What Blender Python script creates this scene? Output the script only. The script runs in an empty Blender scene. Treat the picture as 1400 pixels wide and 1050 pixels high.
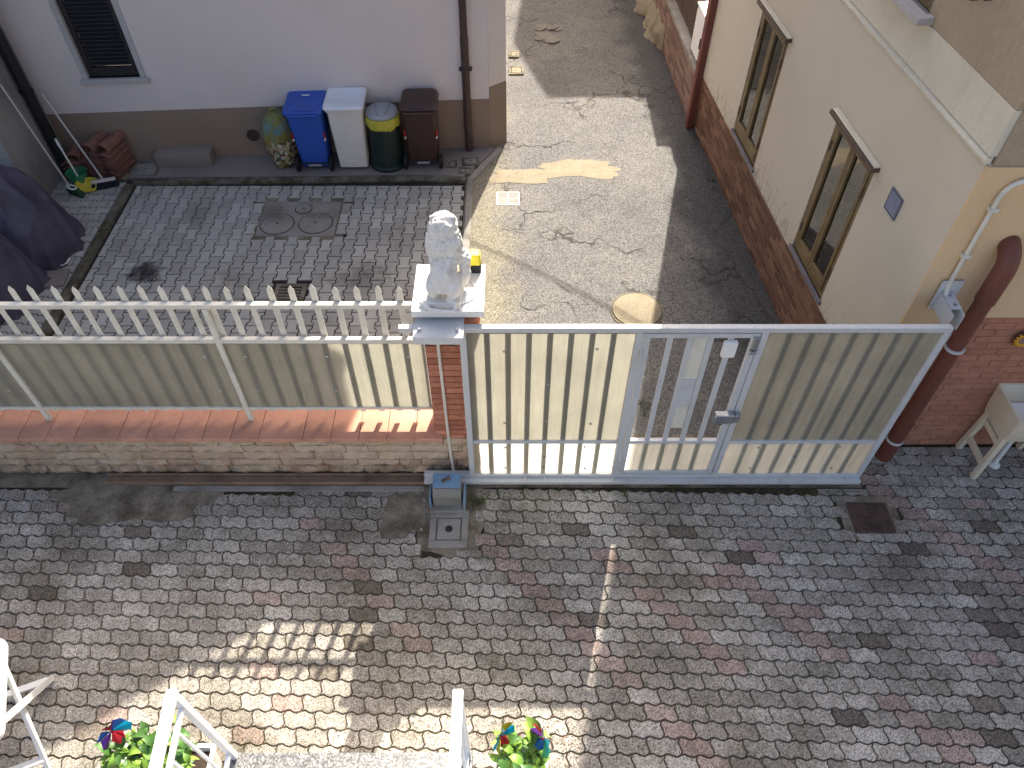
import bpy, bmesh, math, random
from mathutils import Vector, Matrix, noise
R = math.radians
random.seed(7)
scene = bpy.context.scene
C = scene.collection

# ------------------------------------------------------------------ camera
cam = bpy.data.cameras.new('camera'); camo = bpy.data.objects.new('camera', cam); C.objects.link(camo)
cam.sensor_width = 36; cam.sensor_fit = 'HORIZONTAL'; cam.lens = 36*1020/1400
cam.clip_start = 0.05; cam.clip_end = 1000
camo.location = (0, 0, 5.8); camo.rotation_euler = (R(90-49.2), 0, 0)
scene.camera = camo
# ------------------------------------------------------------------ sky and sun
SUNV = Vector((0.24, 1.0, 1.0)).normalized()
elev = math.asin(SUNV.z); azim = math.atan2(SUNV.x, SUNV.y)
w = bpy.data.worlds.new('World'); scene.world = w; w.use_nodes = True
nt = w.node_tree; bg = nt.nodes['Background']
sky = nt.nodes.new('ShaderNodeTexSky'); sky.sky_type = 'NISHITA'; sky.sun_disc = False
sky.sun_elevation = elev; sky.sun_rotation = azim; sky.altitude = 100; sky.dust_density = 6.0; sky.air_density = 0.8; sky.ozone_density = 0.4
nt.links.new(sky.outputs[0], bg.inputs[0]); bg.inputs[1].default_value = 0.125
sl = bpy.data.lights.new('sun', 'SUN'); so = bpy.data.objects.new('sun', sl); C.objects.link(so)
sl.energy = 4.3; sl.angle = R(0.53); sl.color = (1, 0.93, 0.82)
so.rotation_euler = (-SUNV).to_track_quat('-Z', 'Y').to_euler(); so.location = (6, 25, 25)
# ------------------------------------------------------------------ exposure
vs = scene.view_settings; vs.view_transform = 'Standard'; vs.look = 'None'; vs.gamma = 1; vs.exposure = 1.42
scene.render.resolution_x = 1024; scene.render.resolution_y = 768

# ================================================================== helpers
def tag(o, label=None, cat=None, group=None, kind=None):
    if label: o['label'] = label
    if cat: o['category'] = cat
    if group: o['group'] = group
    if kind: o['kind'] = kind
    return o
def thing(name, label, cat, loc=(0,0,0), rz=0, group=None):
    o = bpy.data.objects.new(name, None); C.objects.link(o); o.location = loc; o.rotation_euler = (0,0,rz)
    o.empty_display_size = 0.1
    return tag(o, label, cat, group)
def link(name, me, parent=None, loc=(0,0,0), rot=(0,0,0), scale=None):
    o = bpy.data.objects.new(name, me); C.objects.link(o); o.location = loc; o.rotation_euler = rot
    if scale: o.scale = scale
    if parent:
        o.parent = parent
        if parent.type == 'MESH': o.matrix_parent_inverse = parent.matrix_basis.inverted()
    return o
def finish(me, bevel=0, seg=1, angle=40, smooth=True):
    bm = bmesh.new(); bm.from_mesh(me)
    bmesh.ops.recalc_face_normals(bm, faces=bm.faces)
    if bevel:
        es = [e for e in bm.edges if len(e.link_faces) == 2 and e.calc_face_angle(0) > R(25)]
        bmesh.ops.bevel(bm, geom=es, offset=bevel, segments=seg, affect='EDGES', profile=.6, clamp_overlap=True)
    bm.to_mesh(me); bm.free()
    if smooth:
        me.shade_smooth(); me.set_sharp_from_angle(angle=R(angle))
class MB:
    def __init__(s): s.v = []; s.f = []
    def add(s, vs, fs):
        n = len(s.v); s.v += [tuple(p) for p in vs]; s.f += [tuple(i+n for i in f) for f in fs]; return s
    def box(s, x0,x1,y0,y1,z0,z1):
        return s.add([(x0,y0,z0),(x1,y0,z0),(x1,y1,z0),(x0,y1,z0),(x0,y0,z1),(x1,y0,z1),(x1,y1,z1),(x0,y1,z1)],
                     [(0,3,2,1),(4,5,6,7),(0,1,5,4),(1,2,6,5),(2,3,7,6),(3,0,4,7)])
    def quad(s, a,b,c,d): return s.add([a,b,c,d], [(0,1,2,3)])
    def bar(s, a, b, w, h, up=(0,0,1)):
        a, b = Vector(a), Vector(b); d = (b-a).normalized(); u = Vector(up)
        if abs(d.dot(u)) > .98: u = Vector((0,1,0))
        x = d.cross(u).normalized(); y = x.cross(d).normalized()
        vs = [p + x*i*w/2 + y*j*h/2 for p in (a,b) for i,j in ((-1,-1),(1,-1),(1,1),(-1,1))]
        return s.add(vs, [(0,1,2,3),(7,6,5,4),(0,4,5,1),(1,5,6,2),(2,6,7,3),(3,7,4,0)])
    def prism(s, poly, z0, z1):
        n = len(poly)
        vs = [(x,y,z0) for x,y in poly] + [(x,y,z1) for x,y in poly]
        return s.add(vs, [tuple(range(n-1,-1,-1)), tuple(range(n,2*n))] + [(i,(i+1)%n,(i+1)%n+n,i+n) for i in range(n)])
    def loft(s, rings, cap0=True, cap1=True):
        n = len(rings[0]); vs = [p for r in rings for p in r]; fs = []
        for k in range(len(rings)-1):
            for i in range(n): fs.append((k*n+i, k*n+(i+1)%n, (k+1)*n+(i+1)%n, (k+1)*n+i))
        if cap0: fs.append(tuple(range(n-1,-1,-1)))
        if cap1: fs.append(tuple(range((len(rings)-1)*n, len(rings)*n)))
        return s.add(vs, fs)
    def tube(s, path, r, n=8, cap=True):
        P = [Vector(p) for p in path]; rs = r if isinstance(r,(list,tuple)) else [r]*len(P); rings = []
        u = None
        for i,p in enumerate(P):
            d = (P[min(i+1,len(P)-1)] - P[max(i-1,0)]).normalized()
            if u is None:
                u = d.cross(Vector((0,0,1)) if abs(d.z) < .9 else Vector((1,0,0))).normalized()
            u = (u - d*u.dot(d)).normalized(); t = d.cross(u)
            rings.append([p + (u*math.cos(2*math.pi*k/n) + t*math.sin(2*math.pi*k/n))*rs[i] for k in range(n)])
        return s.loft(rings, cap, cap)
    def lathe(s, prof, c=(0,0,0), n=24, cap0=True, cap1=True):
        return s.loft([[(c[0]+r*math.cos(2*math.pi*k/n), c[1]+r*math.sin(2*math.pi*k/n), c[2]+z) for k in range(n)] for r,z in prof], cap0, cap1)
    def mesh(s, name, mat, bevel=0, seg=1, angle=40, smooth=True):
        me = bpy.data.meshes.new(name); me.from_pydata(s.v, [], s.f); me.update()
        for m in (mat if isinstance(mat,(list,tuple)) else [mat]): me.materials.append(m)
        finish(me, bevel, seg, angle, smooth); return me
    def build(s, name, mat, parent=None, bevel=0, seg=1, angle=40, smooth=True, loc=(0,0,0), rot=(0,0,0)):
        return link(name, s.mesh(name, mat, bevel, seg, angle, smooth), parent, loc, rot)
def rrect(w, d, r, n=4, cx=0, cy=0, z=0):
    pts = []
    for (sx,sy,a0) in ((1,1,0),(-1,1,90),(-1,-1,180),(1,-1,270)):
        for k in range(n+1):
            a = R(a0+90*k/n); pts.append((cx+sx*(w/2-r)+r*math.cos(a), cy+sy*(d/2-r)+r*math.sin(a), z))
    return pts
def arc(p0, p1, p2, n=6):
    a,b,c = Vector(p0),Vector(p1),Vector(p2)
    return [a*(1-t)**2 + b*2*t*(1-t) + c*t*t for t in [i/n for i in range(n+1)]]
def fbm(x, y, z=0, o=4): return noise.fractal(Vector((x,y,z)), 1.0, 2.0, o)

# ---------------------------------------------------------------- materials
def srgb(r,g,b):
    f = lambda c: (c/255/12.92 if c/255 <= .04045 else ((c/255+.055)/1.055)**2.4)
    return (f(r),f(g),f(b),1)
class NT:
    def __init__(s, name):
        s.m = bpy.data.materials.new(name); s.m.use_nodes = True; s.t = s.m.node_tree; s.n = s.t.nodes; s.l = s.t.links
        s.b = s.n['Principled BSDF']; s.out = s.n['Material Output']; s.pos = s.n.new('ShaderNodeNewGeometry').outputs['Position']
    def noise(s, scale, detail=5, rough=.6, vec=None, dist=0):
        n = s.n.new('ShaderNodeTexNoise'); n.inputs['Scale'].default_value = scale; n.inputs['Detail'].default_value = detail
        n.inputs['Roughness'].default_value = rough; n.inputs['Distortion'].default_value = dist
        s.l.new(vec or s.pos, n.inputs['Vector']); return n.outputs['Fac']
    def voro(s, scale, feature='F1', out='Distance', vec=None):
        n = s.n.new('ShaderNodeTexVoronoi'); n.feature = feature; n.inputs['Scale'].default_value = scale
        s.l.new(vec or s.pos, n.inputs['Vector']); return n.outputs[out]
    def ramp(s, fac, a, b, va=0, vb=1):
        n = s.n.new('ShaderNodeMapRange'); n.clamp = True
        for k,v in zip(('From Min','From Max','To Min','To Max'), (a,b,va,vb)): n.inputs[k].default_value = v
        s.l.new(fac, n.inputs['Value']); return n.outputs[0]
    def math(s, op, a, b=None):
        n = s.n.new('ShaderNodeMath'); n.operation = op
        for i,v in enumerate((a,b)):
            if v is None: continue
            if isinstance(v,(int,float)): n.inputs[i].default_value = v
            else: s.l.new(v, n.inputs[i])
        return n.outputs[0]
    def mix(s, fac, a, b, mode='MIX'):
        n = s.n.new('ShaderNodeMix'); n.data_type = 'RGBA'; n.blend_type = mode
        for sock,v in ((n.inputs['Factor'],fac),(n.inputs['A'],a),(n.inputs['B'],b)):
            if isinstance(v,(int,float)): sock.default_value = v
            elif isinstance(v,tuple): sock.default_value = v
            else: s.l.new(v, sock)
        return n.outputs['Result']
    def bright(s, col, fac):     # colour times a value
        n = s.n.new('ShaderNodeVectorMath'); n.operation = 'SCALE'
        if isinstance(col,tuple): n.inputs[0].default_value = col[:3]
        else: s.l.new(col, n.inputs[0])
        if isinstance(fac,(int,float)): n.inputs['Scale'].default_value = fac
        else: s.l.new(fac, n.inputs['Scale'])
        return n.outputs[0]
    def sep(s, vec=None):
        n = s.n.new('ShaderNodeSeparateXYZ'); s.l.new(vec or s.pos, n.inputs[0]); return n.outputs
    def bump(s, h, strength=.3, dist=.01):
        n = s.n.new('ShaderNodeBump'); n.inputs['Strength'].default_value = strength; n.inputs['Distance'].default_value = dist
        s.l.new(h, n.inputs['Height']); s.l.new(n.outputs[0], s.b.inputs['Normal'])
    def objrand(s): return s.n.new('ShaderNodeObjectInfo').outputs['Random']
    def island(s):
        n = s.n.new('ShaderNodeNewGeometry'); return n.outputs['Random Per Island']
    def set(s, col=None, rough=None, metal=None, spec=None):
        for k,v in (('Base Color',col),('Roughness',rough),('Metallic',metal),('Specular IOR Level',spec)):
            if v is None: continue
            if isinstance(v,(int,float,tuple)): s.b.inputs[k].default_value = v
            else: s.l.new(v, s.b.inputs[k])
        return s.m
def mat(name, col, rough=.65, var=.18, ns=2.5, fvar=.12, fs=60, bump=.15, bs=90, tint=None, ts=1.2, tlo=.5, thi=.7, tamt=.6, metal=0, spec=.35, rnd=0, bd=.004):
    t = NT(name)
    f = t.ramp(t.noise(ns, 6), .3, .7, 1-var, 1+var)
    g = t.ramp(t.noise(fs, 3), .3, .7, 1-fvar, 1+fvar)
    f = t.math('MULTIPLY', f, g)
    if rnd: f = t.math('MULTIPLY', f, t.ramp(t.objrand(), 0, 1, 1-rnd, 1+rnd))
    c = col
    if tint: c = t.mix(t.ramp(t.noise(ts, 7, .65), tlo, thi, 0, tamt), col, tint)
    c = t.bright(c, f)
    rr = t.ramp(t.noise(ns*3, 4), .3, .7, max(.05,rough-.08), min(1,rough+.08))
    if bump: t.bump(t.noise(bs, 4), bump, bd)
    return t.set(c, rr, metal, spec)

def paver_mat(name, col, island, light, moss=True, speck=.75):
    t = NT(name)
    r = t.island() if island else t.objrand()
    f = t.ramp(r, 0, 1, .88, 1.12)
    sp = t.ramp(t.voro(130, out='Color'), .0, 1., 1-speck, 1+speck)
    n2 = t.ramp(t.noise(110, 3, .7), .3, .7, .78, 1.22)
    f = t.math('MULTIPLY', t.math('MULTIPLY', f, sp), n2)
    c = t.mix(t.ramp(r, .3, .9, 0, .6), col, light)
    # ground-in dirt and damp staining with its own shape
    d = t.ramp(t.noise(1.1, 9, .72), .44, .66, 0, .8)
    c = t.mix(d, c, srgb(96,88,75))
    if moss: c = t.mix(t.ramp(t.noise(3.1, 8, .75), .53, .72, 0, .6), c, srgb(78,76,58))
    c = t.bright(c, f)
    t.bump(t.noise(190, 3, .7), .5, .006)
    return t.set(c, .88, 0, .25)
LIGHTP = srgb(174,168,158)
m_pav  = paver_mat('concrete_paver', srgb(154,147,136), False, LIGHTP)
m_pavS = paver_mat('concrete_paver_field', srgb(154,147,136), True, LIGHTP)
m_red  = paver_mat('red_paver', srgb(160,140,130), False, srgb(160,144,134))
m_redS = paver_mat('red_paver_field', srgb(160,140,130), True, srgb(160,144,134))
m_dark = paver_mat('dark_paver', srgb(106,97,88), False, srgb(122,113,102))
m_darkS= paver_mat('dark_paver_field', srgb(106,97,88), True, srgb(122,113,102))
def cpaver(name, island):
    t = NT(name)
    r = t.island() if island else t.objrand()
    f = t.math('MULTIPLY', t.ramp(r, 0, 1, .82, 1.16), t.ramp(t.noise(150, 3, .7), .3, .7, .85, 1.15))
    c = t.mix(t.ramp(t.noise(1.3, 7, .65), .5, .72, 0, .65), srgb(166,163,155), srgb(128,120,106))
    c = t.mix(t.ramp(t.noise(9, 5, .6), .62, .75, 0, .35), c, srgb(184,182,174))
    # the oil drip under where a vehicle stands
    vm = t.n.new('ShaderNodeVectorMath'); vm.operation = 'DISTANCE'; t.l.new(t.pos, vm.inputs[0]); vm.inputs[1].default_value = (-4.33, 6.74, 0)
    dd = t.math('ADD', vm.outputs['Value'], t.ramp(t.noise(7, 5, .7), .2, .8, -.17, .17))
    c = t.mix(t.ramp(dd, .10, .25, .9, 0), c, srgb(42,40,42))
    vm = t.n.new('ShaderNodeVectorMath'); vm.operation = 'DISTANCE'; t.l.new(t.pos, vm.inputs[0]); vm.inputs[1].default_value = (-1.75, 6.6, 0)
    dd = t.math('ADD', vm.outputs['Value'], t.ramp(t.noise(6, 5, .7), .2, .8, -.3, .3))
    c = t.mix(t.ramp(dd, .1, .35, .55, 0), c, srgb(66,62,58))
    c = t.bright(c, f); t.bump(t.noise(160, 3), .35, .004)
    return t.set(c, .85, 0, .25)
m_cp, m_cpS = cpaver('grey_paver', False), cpaver('grey_paver_field', True)
m_joint = mat('joint_dirt', srgb(66,58,46), .95, .35, 3, .4, 50, .6, 120, srgb(64,68,38), 2.2, .5, .68, .7, spec=.1)
m_cjoint = mat('courtyard_joint', srgb(52,50,48), .95, .3, 4, .3, 60, .5, 120, srgb(58,60,42), 1.6, .55, .7, .6, spec=.1)

def asphalt():
    t = NT('asphalt')
    c = t.mix(t.ramp(t.noise(.7, 7, .65), .40, .66, 0, .8), srgb(112,110,106), srgb(92,91,90))
    c = t.mix(t.ramp(t.noise(2.6, 7, .7), .55, .75, 0, .5), c, srgb(130,125,114))
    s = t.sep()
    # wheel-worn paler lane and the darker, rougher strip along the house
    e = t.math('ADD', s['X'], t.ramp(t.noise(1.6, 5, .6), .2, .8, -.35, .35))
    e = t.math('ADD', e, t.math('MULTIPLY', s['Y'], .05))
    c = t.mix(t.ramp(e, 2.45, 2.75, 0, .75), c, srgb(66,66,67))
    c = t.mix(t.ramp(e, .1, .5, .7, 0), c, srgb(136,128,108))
    sp = t.ramp(t.voro(85, out='Color'), 0, 1, .35, 1.7)
    c = t.bright(c, t.math('MULTIPLY', sp, t.ramp(t.noise(90, 3, .7), .3, .7, .8, 1.2)))
    # cracks
    wv = t.n.new('ShaderNodeVectorMath'); wv.operation = 'ADD'; t.l.new(t.pos, wv.inputs[0])
    nn = t.n.new('ShaderNodeTexNoise'); nn.inputs['Scale'].default_value = 2.5; nn.inputs['Detail'].default_value = 5; t.l.new(t.pos, nn.inputs['Vector'])
    sc = t.n.new('ShaderNodeVectorMath'); sc.operation = 'SCALE'; sc.inputs['Scale'].default_value = .9; t.l.new(nn.outputs['Color'], sc.inputs[0]); t.l.new(sc.outputs[0], wv.inputs[1])
    v = t.voro(.62, 'DISTANCE_TO_EDGE', 'Distance', wv.outputs[0])
    cr = t.math('MULTIPLY', t.ramp(v, .004, .016, 1, 0), t.ramp(t.noise(.8, 4), .45, .58, 0, 1))
    c = t.mix(t.math('MULTIPLY', cr, .8), c, srgb(58,52,46))
    h = t.math('SUBTRACT', t.math('ADD', t.noise(95, 3, .7), t.math('MULTIPLY', t.voro(105), .8)), t.math('MULTIPLY', cr, 2.0))
    t.bump(h, .75, .008)
    return t.set(c, .9, 0, .25)
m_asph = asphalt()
m_patch = mat('cement_patch', srgb(142,132,112), .9, .12, 3, .3, 110, .5, 150, srgb(124,114,94), 6, .45, .65, .8, spec=.15)
m_oldpatch = mat('broken_cement', srgb(118,114,106), .9, .25, 8, .25, 70, .8, 60, spec=.15)
m_conc = mat('concrete', srgb(140,136,128), .9, .15, 3, .2, 90, .45, 120, srgb(96,90,78), 2.2, .48, .7, .7, spec=.2)
m_concd = mat('dirty_concrete', srgb(128,119,104), .92, .3, 5, .3, 80, .7, 90, srgb(82,74,60), 3.4, .42, .62, .8, spec=.2)
m_plat = mat('platform_screed', srgb(132,122,116), .85, .08, 1.5, .08, 90, .2, 130, srgb(112,102,96), 1.2, .5, .7, .6, spec=.25)
m_kerb = mat('mossy_kerb', srgb(112,106,94), .95, .25, 4, .3, 70, .7, 90, srgb(62,58,40), 5, .42, .6, .85, spec=.15)
m_box = mat('box_concrete', srgb(138,128,118), .85, .06, 2, .06, 100, .2, 120, spec=.2)
def plaster(name, col, dirt, amt=.35, rough_scale=140, bump=.25, streak=True, bd=.006):
    t = NT(name)
    c = t.mix(t.ramp(t.noise(.8, 7, .6), .42, .7, 0, amt), col, dirt)
    if streak:
        mp = t.n.new('ShaderNodeMapping'); mp.inputs['Scale'].default_value = (6,6,.5); t.l.new(t.pos, mp.inputs[0])
        c = t.mix(t.ramp(t.noise(1.1, 6, .7, mp.outputs[0]), .55, .75, 0, amt*.9), c, dirt)
    c = t.bright(c, t.ramp(t.noise(rough_scale*.5, 4), .3, .7, .95, 1.05))
    t.bump(t.noise(rough_scale, 4, .65), bump, bd); return t.set(c, .9, 0, .2)
m_pink = plaster('pink_plaster', srgb(216,204,196), srgb(200,187,178), .3, 220, .12)
m_base = plaster('brown_base', srgb(146,127,110), srgb(128,109,93), .4, 200, .15)
m_cream = plaster('cream_plaster', srgb(206,195,174), srgb(196,182,156), .35, 120, .4)
def cream_old():
    t = NT('cream_plaster_flaking')
    c = t.mix(t.ramp(t.noise(.8, 7, .6), .42, .7, 0, .4), srgb(206,195,174), srgb(186,174,151))
    s = t.sep()
    low = t.ramp(s['Z'], .8, 1.7, .16, 0)
    mp = t.n.new('ShaderNodeMapping'); mp.inputs['Scale'].default_value = (1,3,1.1); t.l.new(t.pos, mp.inputs[0])
    fl = t.ramp(t.math('ADD', t.noise(5.5, 9, .8, mp.outputs[0]), low), .67, .75, 0, .8)
    c = t.mix(fl, c, srgb(150,136,116))
    t.bump(t.math('SUBTRACT', t.noise(130, 4, .65), t.math('MULTIPLY', fl, .9)), .45, .008)
    return t.set(c, .9, 0, .2)
m_creamo = cream_old()
m_rough = plaster('roughcast', srgb(182,164,138), srgb(150,132,108), .5, 45, 1.0, True, .02)
m_pale = plaster('pale_render_band', srgb(214,206,186), srgb(176,166,144), .5, 90, .4)
m_peach = plaster('peach_plaster', srgb(222,190,148), srgb(206,174,136), .35, 160, .2)
m_greyw = plaster('grey_cement_wall', srgb(150,148,142), srgb(98,96,92), .75, 60, .6)
def brickm(name, c1, c2, rnd=.2):
    t = NT(name); r = t.objrand()
    c = t.mix(r, c1, c2); c = t.mix(t.ramp(t.noise(14, 6, .7), .5, .75, 0, .5), c, srgb(112,66,48))
    c = t.bright(c, t.math('MULTIPLY', t.ramp(t.noise(70, 4), .3, .7, .85, 1.15), t.ramp(r, 0, 1, 1-rnd, 1+rnd)))
    t.bump(t.noise(110, 4, .7), .5, .005); return t.set(c, .85, 0, .25)
m_brick = brickm('pillar_brick', srgb(180,116,90), srgb(192,132,106))
m_brickf = brickm('front_brick', srgb(176,120,95), srgb(182,127,102), .05)
m_brickd = brickm('base_brick', srgb(112,79,62), srgb(130,98,76), .2)
m_brickg = brickm('garden_brick', srgb(124,98,86), srgb(140,116,102), .15)
m_mort = mat('mortar', srgb(150,128,110), .95, .15, 5, .2, 70, .4, 100, spec=.15)
m_mortr = mat('red_mortar', srgb(182,132,108), .95, .12, 5, .15, 70, .4, 100, spec=.15)
m_mortd = mat('dark_mortar', srgb(158,134,112), .95, .15, 5, .2, 70, .4, 100, spec=.15)
def stone():
    t = NT('split_stone'); r = t.objrand()
    c = t.mix(r, srgb(236,212,182), srgb(224,194,166))
    c = t.mix(t.ramp(t.noise(8, 7, .75), .45, .7, 0, .55), c, srgb(176,148,118))
    z = t.sep()['Z']
    c = t.mix(t.math('MULTIPLY', t.ramp(z, .0, .26, 1, 0), t.ramp(t.noise(7, 6, .7), .38, .62, 0, .9)), c, srgb(84,76,56))
    c = t.mix(t.ramp(t.noise(13, 8, .82), .58, .70, 0, .7), c, srgb(96,80,60)); c = t.mix(t.ramp(t.noise(3.3, 5, .7), .5, .7, 0, .5), c, srgb(196,146,112))
    c = t.bright(c, t.ramp(t.noise(120, 3), .3, .7, .8, 1.2))
    t.bump(t.noise(38, 8, .8), 1.0, .03); return t.set(c, .95, 0, .15)
m_stone = stone()
m_terra = mat('terracotta_coping', srgb(198,144,118), .75, .12, 2, .1, 70, .25, 120, srgb(160,112,96), 3, .52, .72, .55, rnd=.06, spec=.3)
m_tile = mat('roof_tile', srgb(138,98,84), .85, .2, 9, .15, 60, .3, 90, srgb(104,74,66), 6, .5, .7, .6, rnd=.15)
# painted metals
def paint(name, col, rust=.0, rough=.42, dirt=srgb(150,146,136)):
    t = NT(name)
    c = t.mix(t.ramp(t.noise(3.5, 7, .7), .5, .75, 0, .4), col, dirt)
    c = t.bright(c, t.ramp(t.noise(45, 4), .3, .7, .95, 1.05))
    if rust: c = t.mix(t.ramp(t.noise(9, 8, .75), .70-.05*rust, .74, 0, .9), c, srgb(112,62,40))
    t.bump(t.noise(120, 3), .08, .003); return t.set(c, t.ramp(t.noise(6, 4), .3, .7, rough-.1, rough+.12), 0, .45)
m_gate = paint('grey_gate_paint', srgb(198,198,196), .3)
m_fence = paint('ivory_fence_paint', srgb(220,214,198), .45)
m_gatebar = paint('gate_bar_paint', srgb(186,186,182), .2)
m_steel = mat('steel', srgb(170,172,176), .35, .1, 8, .08, 60, .1, 120, metal=.8)
m_whitep = paint('white_metal_paint', srgb(236,236,234), .0, .35, srgb(206,204,198))
m_white = mat('white_plastic', srgb(232,230,224), .4, .05, 3, .04, 60, .03, 90, spec=.45)
m_cap = plaster('white_cap', srgb(236,233,226), srgb(206,200,188), .3, 120, .25, False)
m_statue = None
def poly(name, tcol, dcol, tr, hz=False):
    t = NT(name); t.n.remove(t.b)
    tl = t.n.new('ShaderNodeBsdfTranslucent'); df = t.n.new('ShaderNodeBsdfDiffuse'); gl = t.n.new('ShaderNodeBsdfGlossy'); gl.inputs['Roughness'].default_value = .25
    wv = t.n.new('ShaderNodeTexWave'); wv.bands_direction = 'Z' if hz else 'X'; wv.inputs['Scale'].default_value = 28; wv.inputs['Distortion'].default_value = .0
    t.l.new(t.pos, wv.inputs['Vector'])
    g = t.ramp(t.noise(1.6, 7, .65), .35, .7, 1.05, .8)
    mp = t.n.new('ShaderNodeMapping'); mp.inputs['Scale'].default_value = (14,14,.7); t.l.new(t.pos, mp.inputs[0])
    g = t.math('MULTIPLY', g, t.ramp(t.noise(1.5, 6, .7, mp.outputs[0]), .35, .75, 1.06, .84))
    g = t.math('MULTIPLY', g, t.ramp(wv.outputs['Fac'], 0, 1, .86, 1.05))
    t.l.new(t.bright(tcol, g), tl.inputs[0]); t.l.new(t.bright(dcol, g), df.inputs[0])
    bp = t.n.new('ShaderNodeBump'); bp.inputs['Strength'].default_value = .25; bp.inputs['Distance'].default_value = .003; t.l.new(wv.outputs['Fac'], bp.inputs['Height'])
    t.l.new(bp.outputs[0], gl.inputs['Normal'])
    m1 = t.n.new('ShaderNodeMixShader'); m1.inputs[0].default_value = tr; t.l.new(df.outputs[0], m1.inputs[1]); t.l.new(tl.outputs[0], m1.inputs[2])
    m2 = t.n.new('ShaderNodeMixShader'); m2.inputs[0].default_value = .05; t.l.new(m1.outputs[0], m2.inputs[1]); t.l.new(gl.outputs[0], m2.inputs[2])
    t.l.new(m2.outputs[0], t.out.inputs[0]); return t.m
m_polyU = poly('yellowed_polycarbonate', srgb(196,192,174), srgb(142,141,128), .38)
m_polyL = poly('clear_polycarbonate', srgb(244,242,228), srgb(196,194,176), .72, True)
m_downp = mat('dark_brown_pipe', srgb(70,54,50), .5, .12, 4, .06, 60, .08, 80, spec=.4)
m_redp = mat('red_brown_pipe', srgb(112,64,52), .5, .12, 4, .1, 60, .1, 80, srgb(150,110,96), 6, .62, .75, .5, spec=.4)
m_black = mat('black_plastic', srgb(34,34,36), .5, .1, 4, .06, 60, .05, 80)
m_dshut = mat('black_shutter', srgb(44,42,44), .5, .1, 4, .08, 60, .05, 80)
m_stonesill = mat('stone_sill', srgb(176,172,168), .7, .08, 4, .1, 90, .1, 110)
m_wood = mat('window_wood', srgb(118,98,64), .5, .2, 6, .15, 70, .15, 90, srgb(80,64,42), 5, .5, .7, .6, spec=.4)
m_lint = mat('lintel_brown', srgb(92,76,64), .7, .15, 6, .1, 70, .2, 90)
m_sillr = mat('slate_sill', srgb(118,112,116), .6, .1, 6, .1, 70, .1, 90)
m_curt = mat('lace_curtain', srgb(226,222,214), .9, .1, 9, .25, 90, .1, 90)
m_room = mat('dark_room', srgb(96,88,80), .9, .1, 2, .05, 30, 0)
def glass(name):
    t = NT(name); t.n.remove(t.b)
    tr = t.n.new('ShaderNodeBsdfTransparent'); tr.inputs[0].default_value = (.92,.93,.92,1)
    gl = t.n.new('ShaderNodeBsdfGlossy'); gl.inputs['Roughness'].default_value = .02
    fr = t.n.new('ShaderNodeFresnel'); fr.inputs[0].default_value = 2.7
    bp = t.n.new('ShaderNodeBump'); bp.inputs['Strength'].default_value = .05; t.l.new(t.noise(3, 2), bp.inputs['Height']); t.l.new(bp.outputs[0], gl.inputs['Normal'])
    mx = t.n.new('ShaderNodeMixShader'); t.l.new(fr.outputs[0], mx.inputs[0]); t.l.new(tr.outputs[0], mx.inputs[1]); t.l.new(gl.outputs[0], mx.inputs[2])
    t.l.new(mx.outputs[0], t.out.inputs[0]); return t.m
m_glass = glass('window_glass')
m_rust = mat('rusty_iron', srgb(92,74,64), .8, .2, 6, .2, 60, .4, 60, srgb(60,48,44), 5, .45, .65, .7, metal=.2)
m_track = mat('track_brown', srgb(136,112,92), .7, .15, 5, .15, 60, .2, 90, srgb(74,60,50), 4, .5, .7, .6)
m_motor = mat('motor_grey', srgb(128,126,120), .6, .12, 5, .1, 60, .1, 90, srgb(96,90,80), 5, .5, .7, .6)
m_mblue = mat('motor_blue', srgb(116,150,178), .55, .12, 8, .1, 60, .1, 90, srgb(138,140,136), 7, .52, .7, .6)
m_gran = None

# ================================================================== the ground and the paving
def sheet(name, x0,x1,y0,y1,z,mat,nx=1,ny=1,amp=0,parent=None,fs=.7):
    mb = MB()
    vs = [(x0+(x1-x0)*i/nx, y0+(y1-y0)*j/ny, z + (amp*fbm((x0+(x1-x0)*i/nx)*fs,(y0+(y1-y0)*j/ny)*fs) if amp else 0)) for j in range(ny+1) for i in range(nx+1)]
    fs_ = [(j*(nx+1)+i, j*(nx+1)+i+1, (j+1)*(nx+1)+i+1, (j+1)*(nx+1)+i) for j in range(ny) for i in range(nx)]
    return mb.add(vs, fs_).build(name, mat, parent, angle=80)
m_ground = mat('bare_ground', srgb(120,112,98), .95, .2, .5, .2, 30, .4, 60)
tag(sheet('ground', -150,150,-150,150,-.16,m_ground), kind='structure')
yard = tag(sheet('yard_paving', -7.5, 8.0, -1.5, 4.26, -.011, m_joint, 60, 24, .004), kind='structure')
court = tag(sheet('courtyard_paving', -9.5, -.60, 4.25, 8.62, -.009, m_cjoint, 30, 26, .003), kind='structure')
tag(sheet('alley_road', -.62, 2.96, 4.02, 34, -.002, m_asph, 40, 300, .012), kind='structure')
th = tag(sheet('gate_threshold', -.80, 3.21, 3.75, 4.35, .0, m_concd, 50, 6, .006), kind='structure')
tag(sheet('fence_footing', -7.5, -.802, 3.75, 4.30, .0, m_concd, 50, 6, .006), kind='structure')
tag(sheet('alley_verge', -.62, 20, 34, 60, -.05, m_ground), kind='structure')

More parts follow.
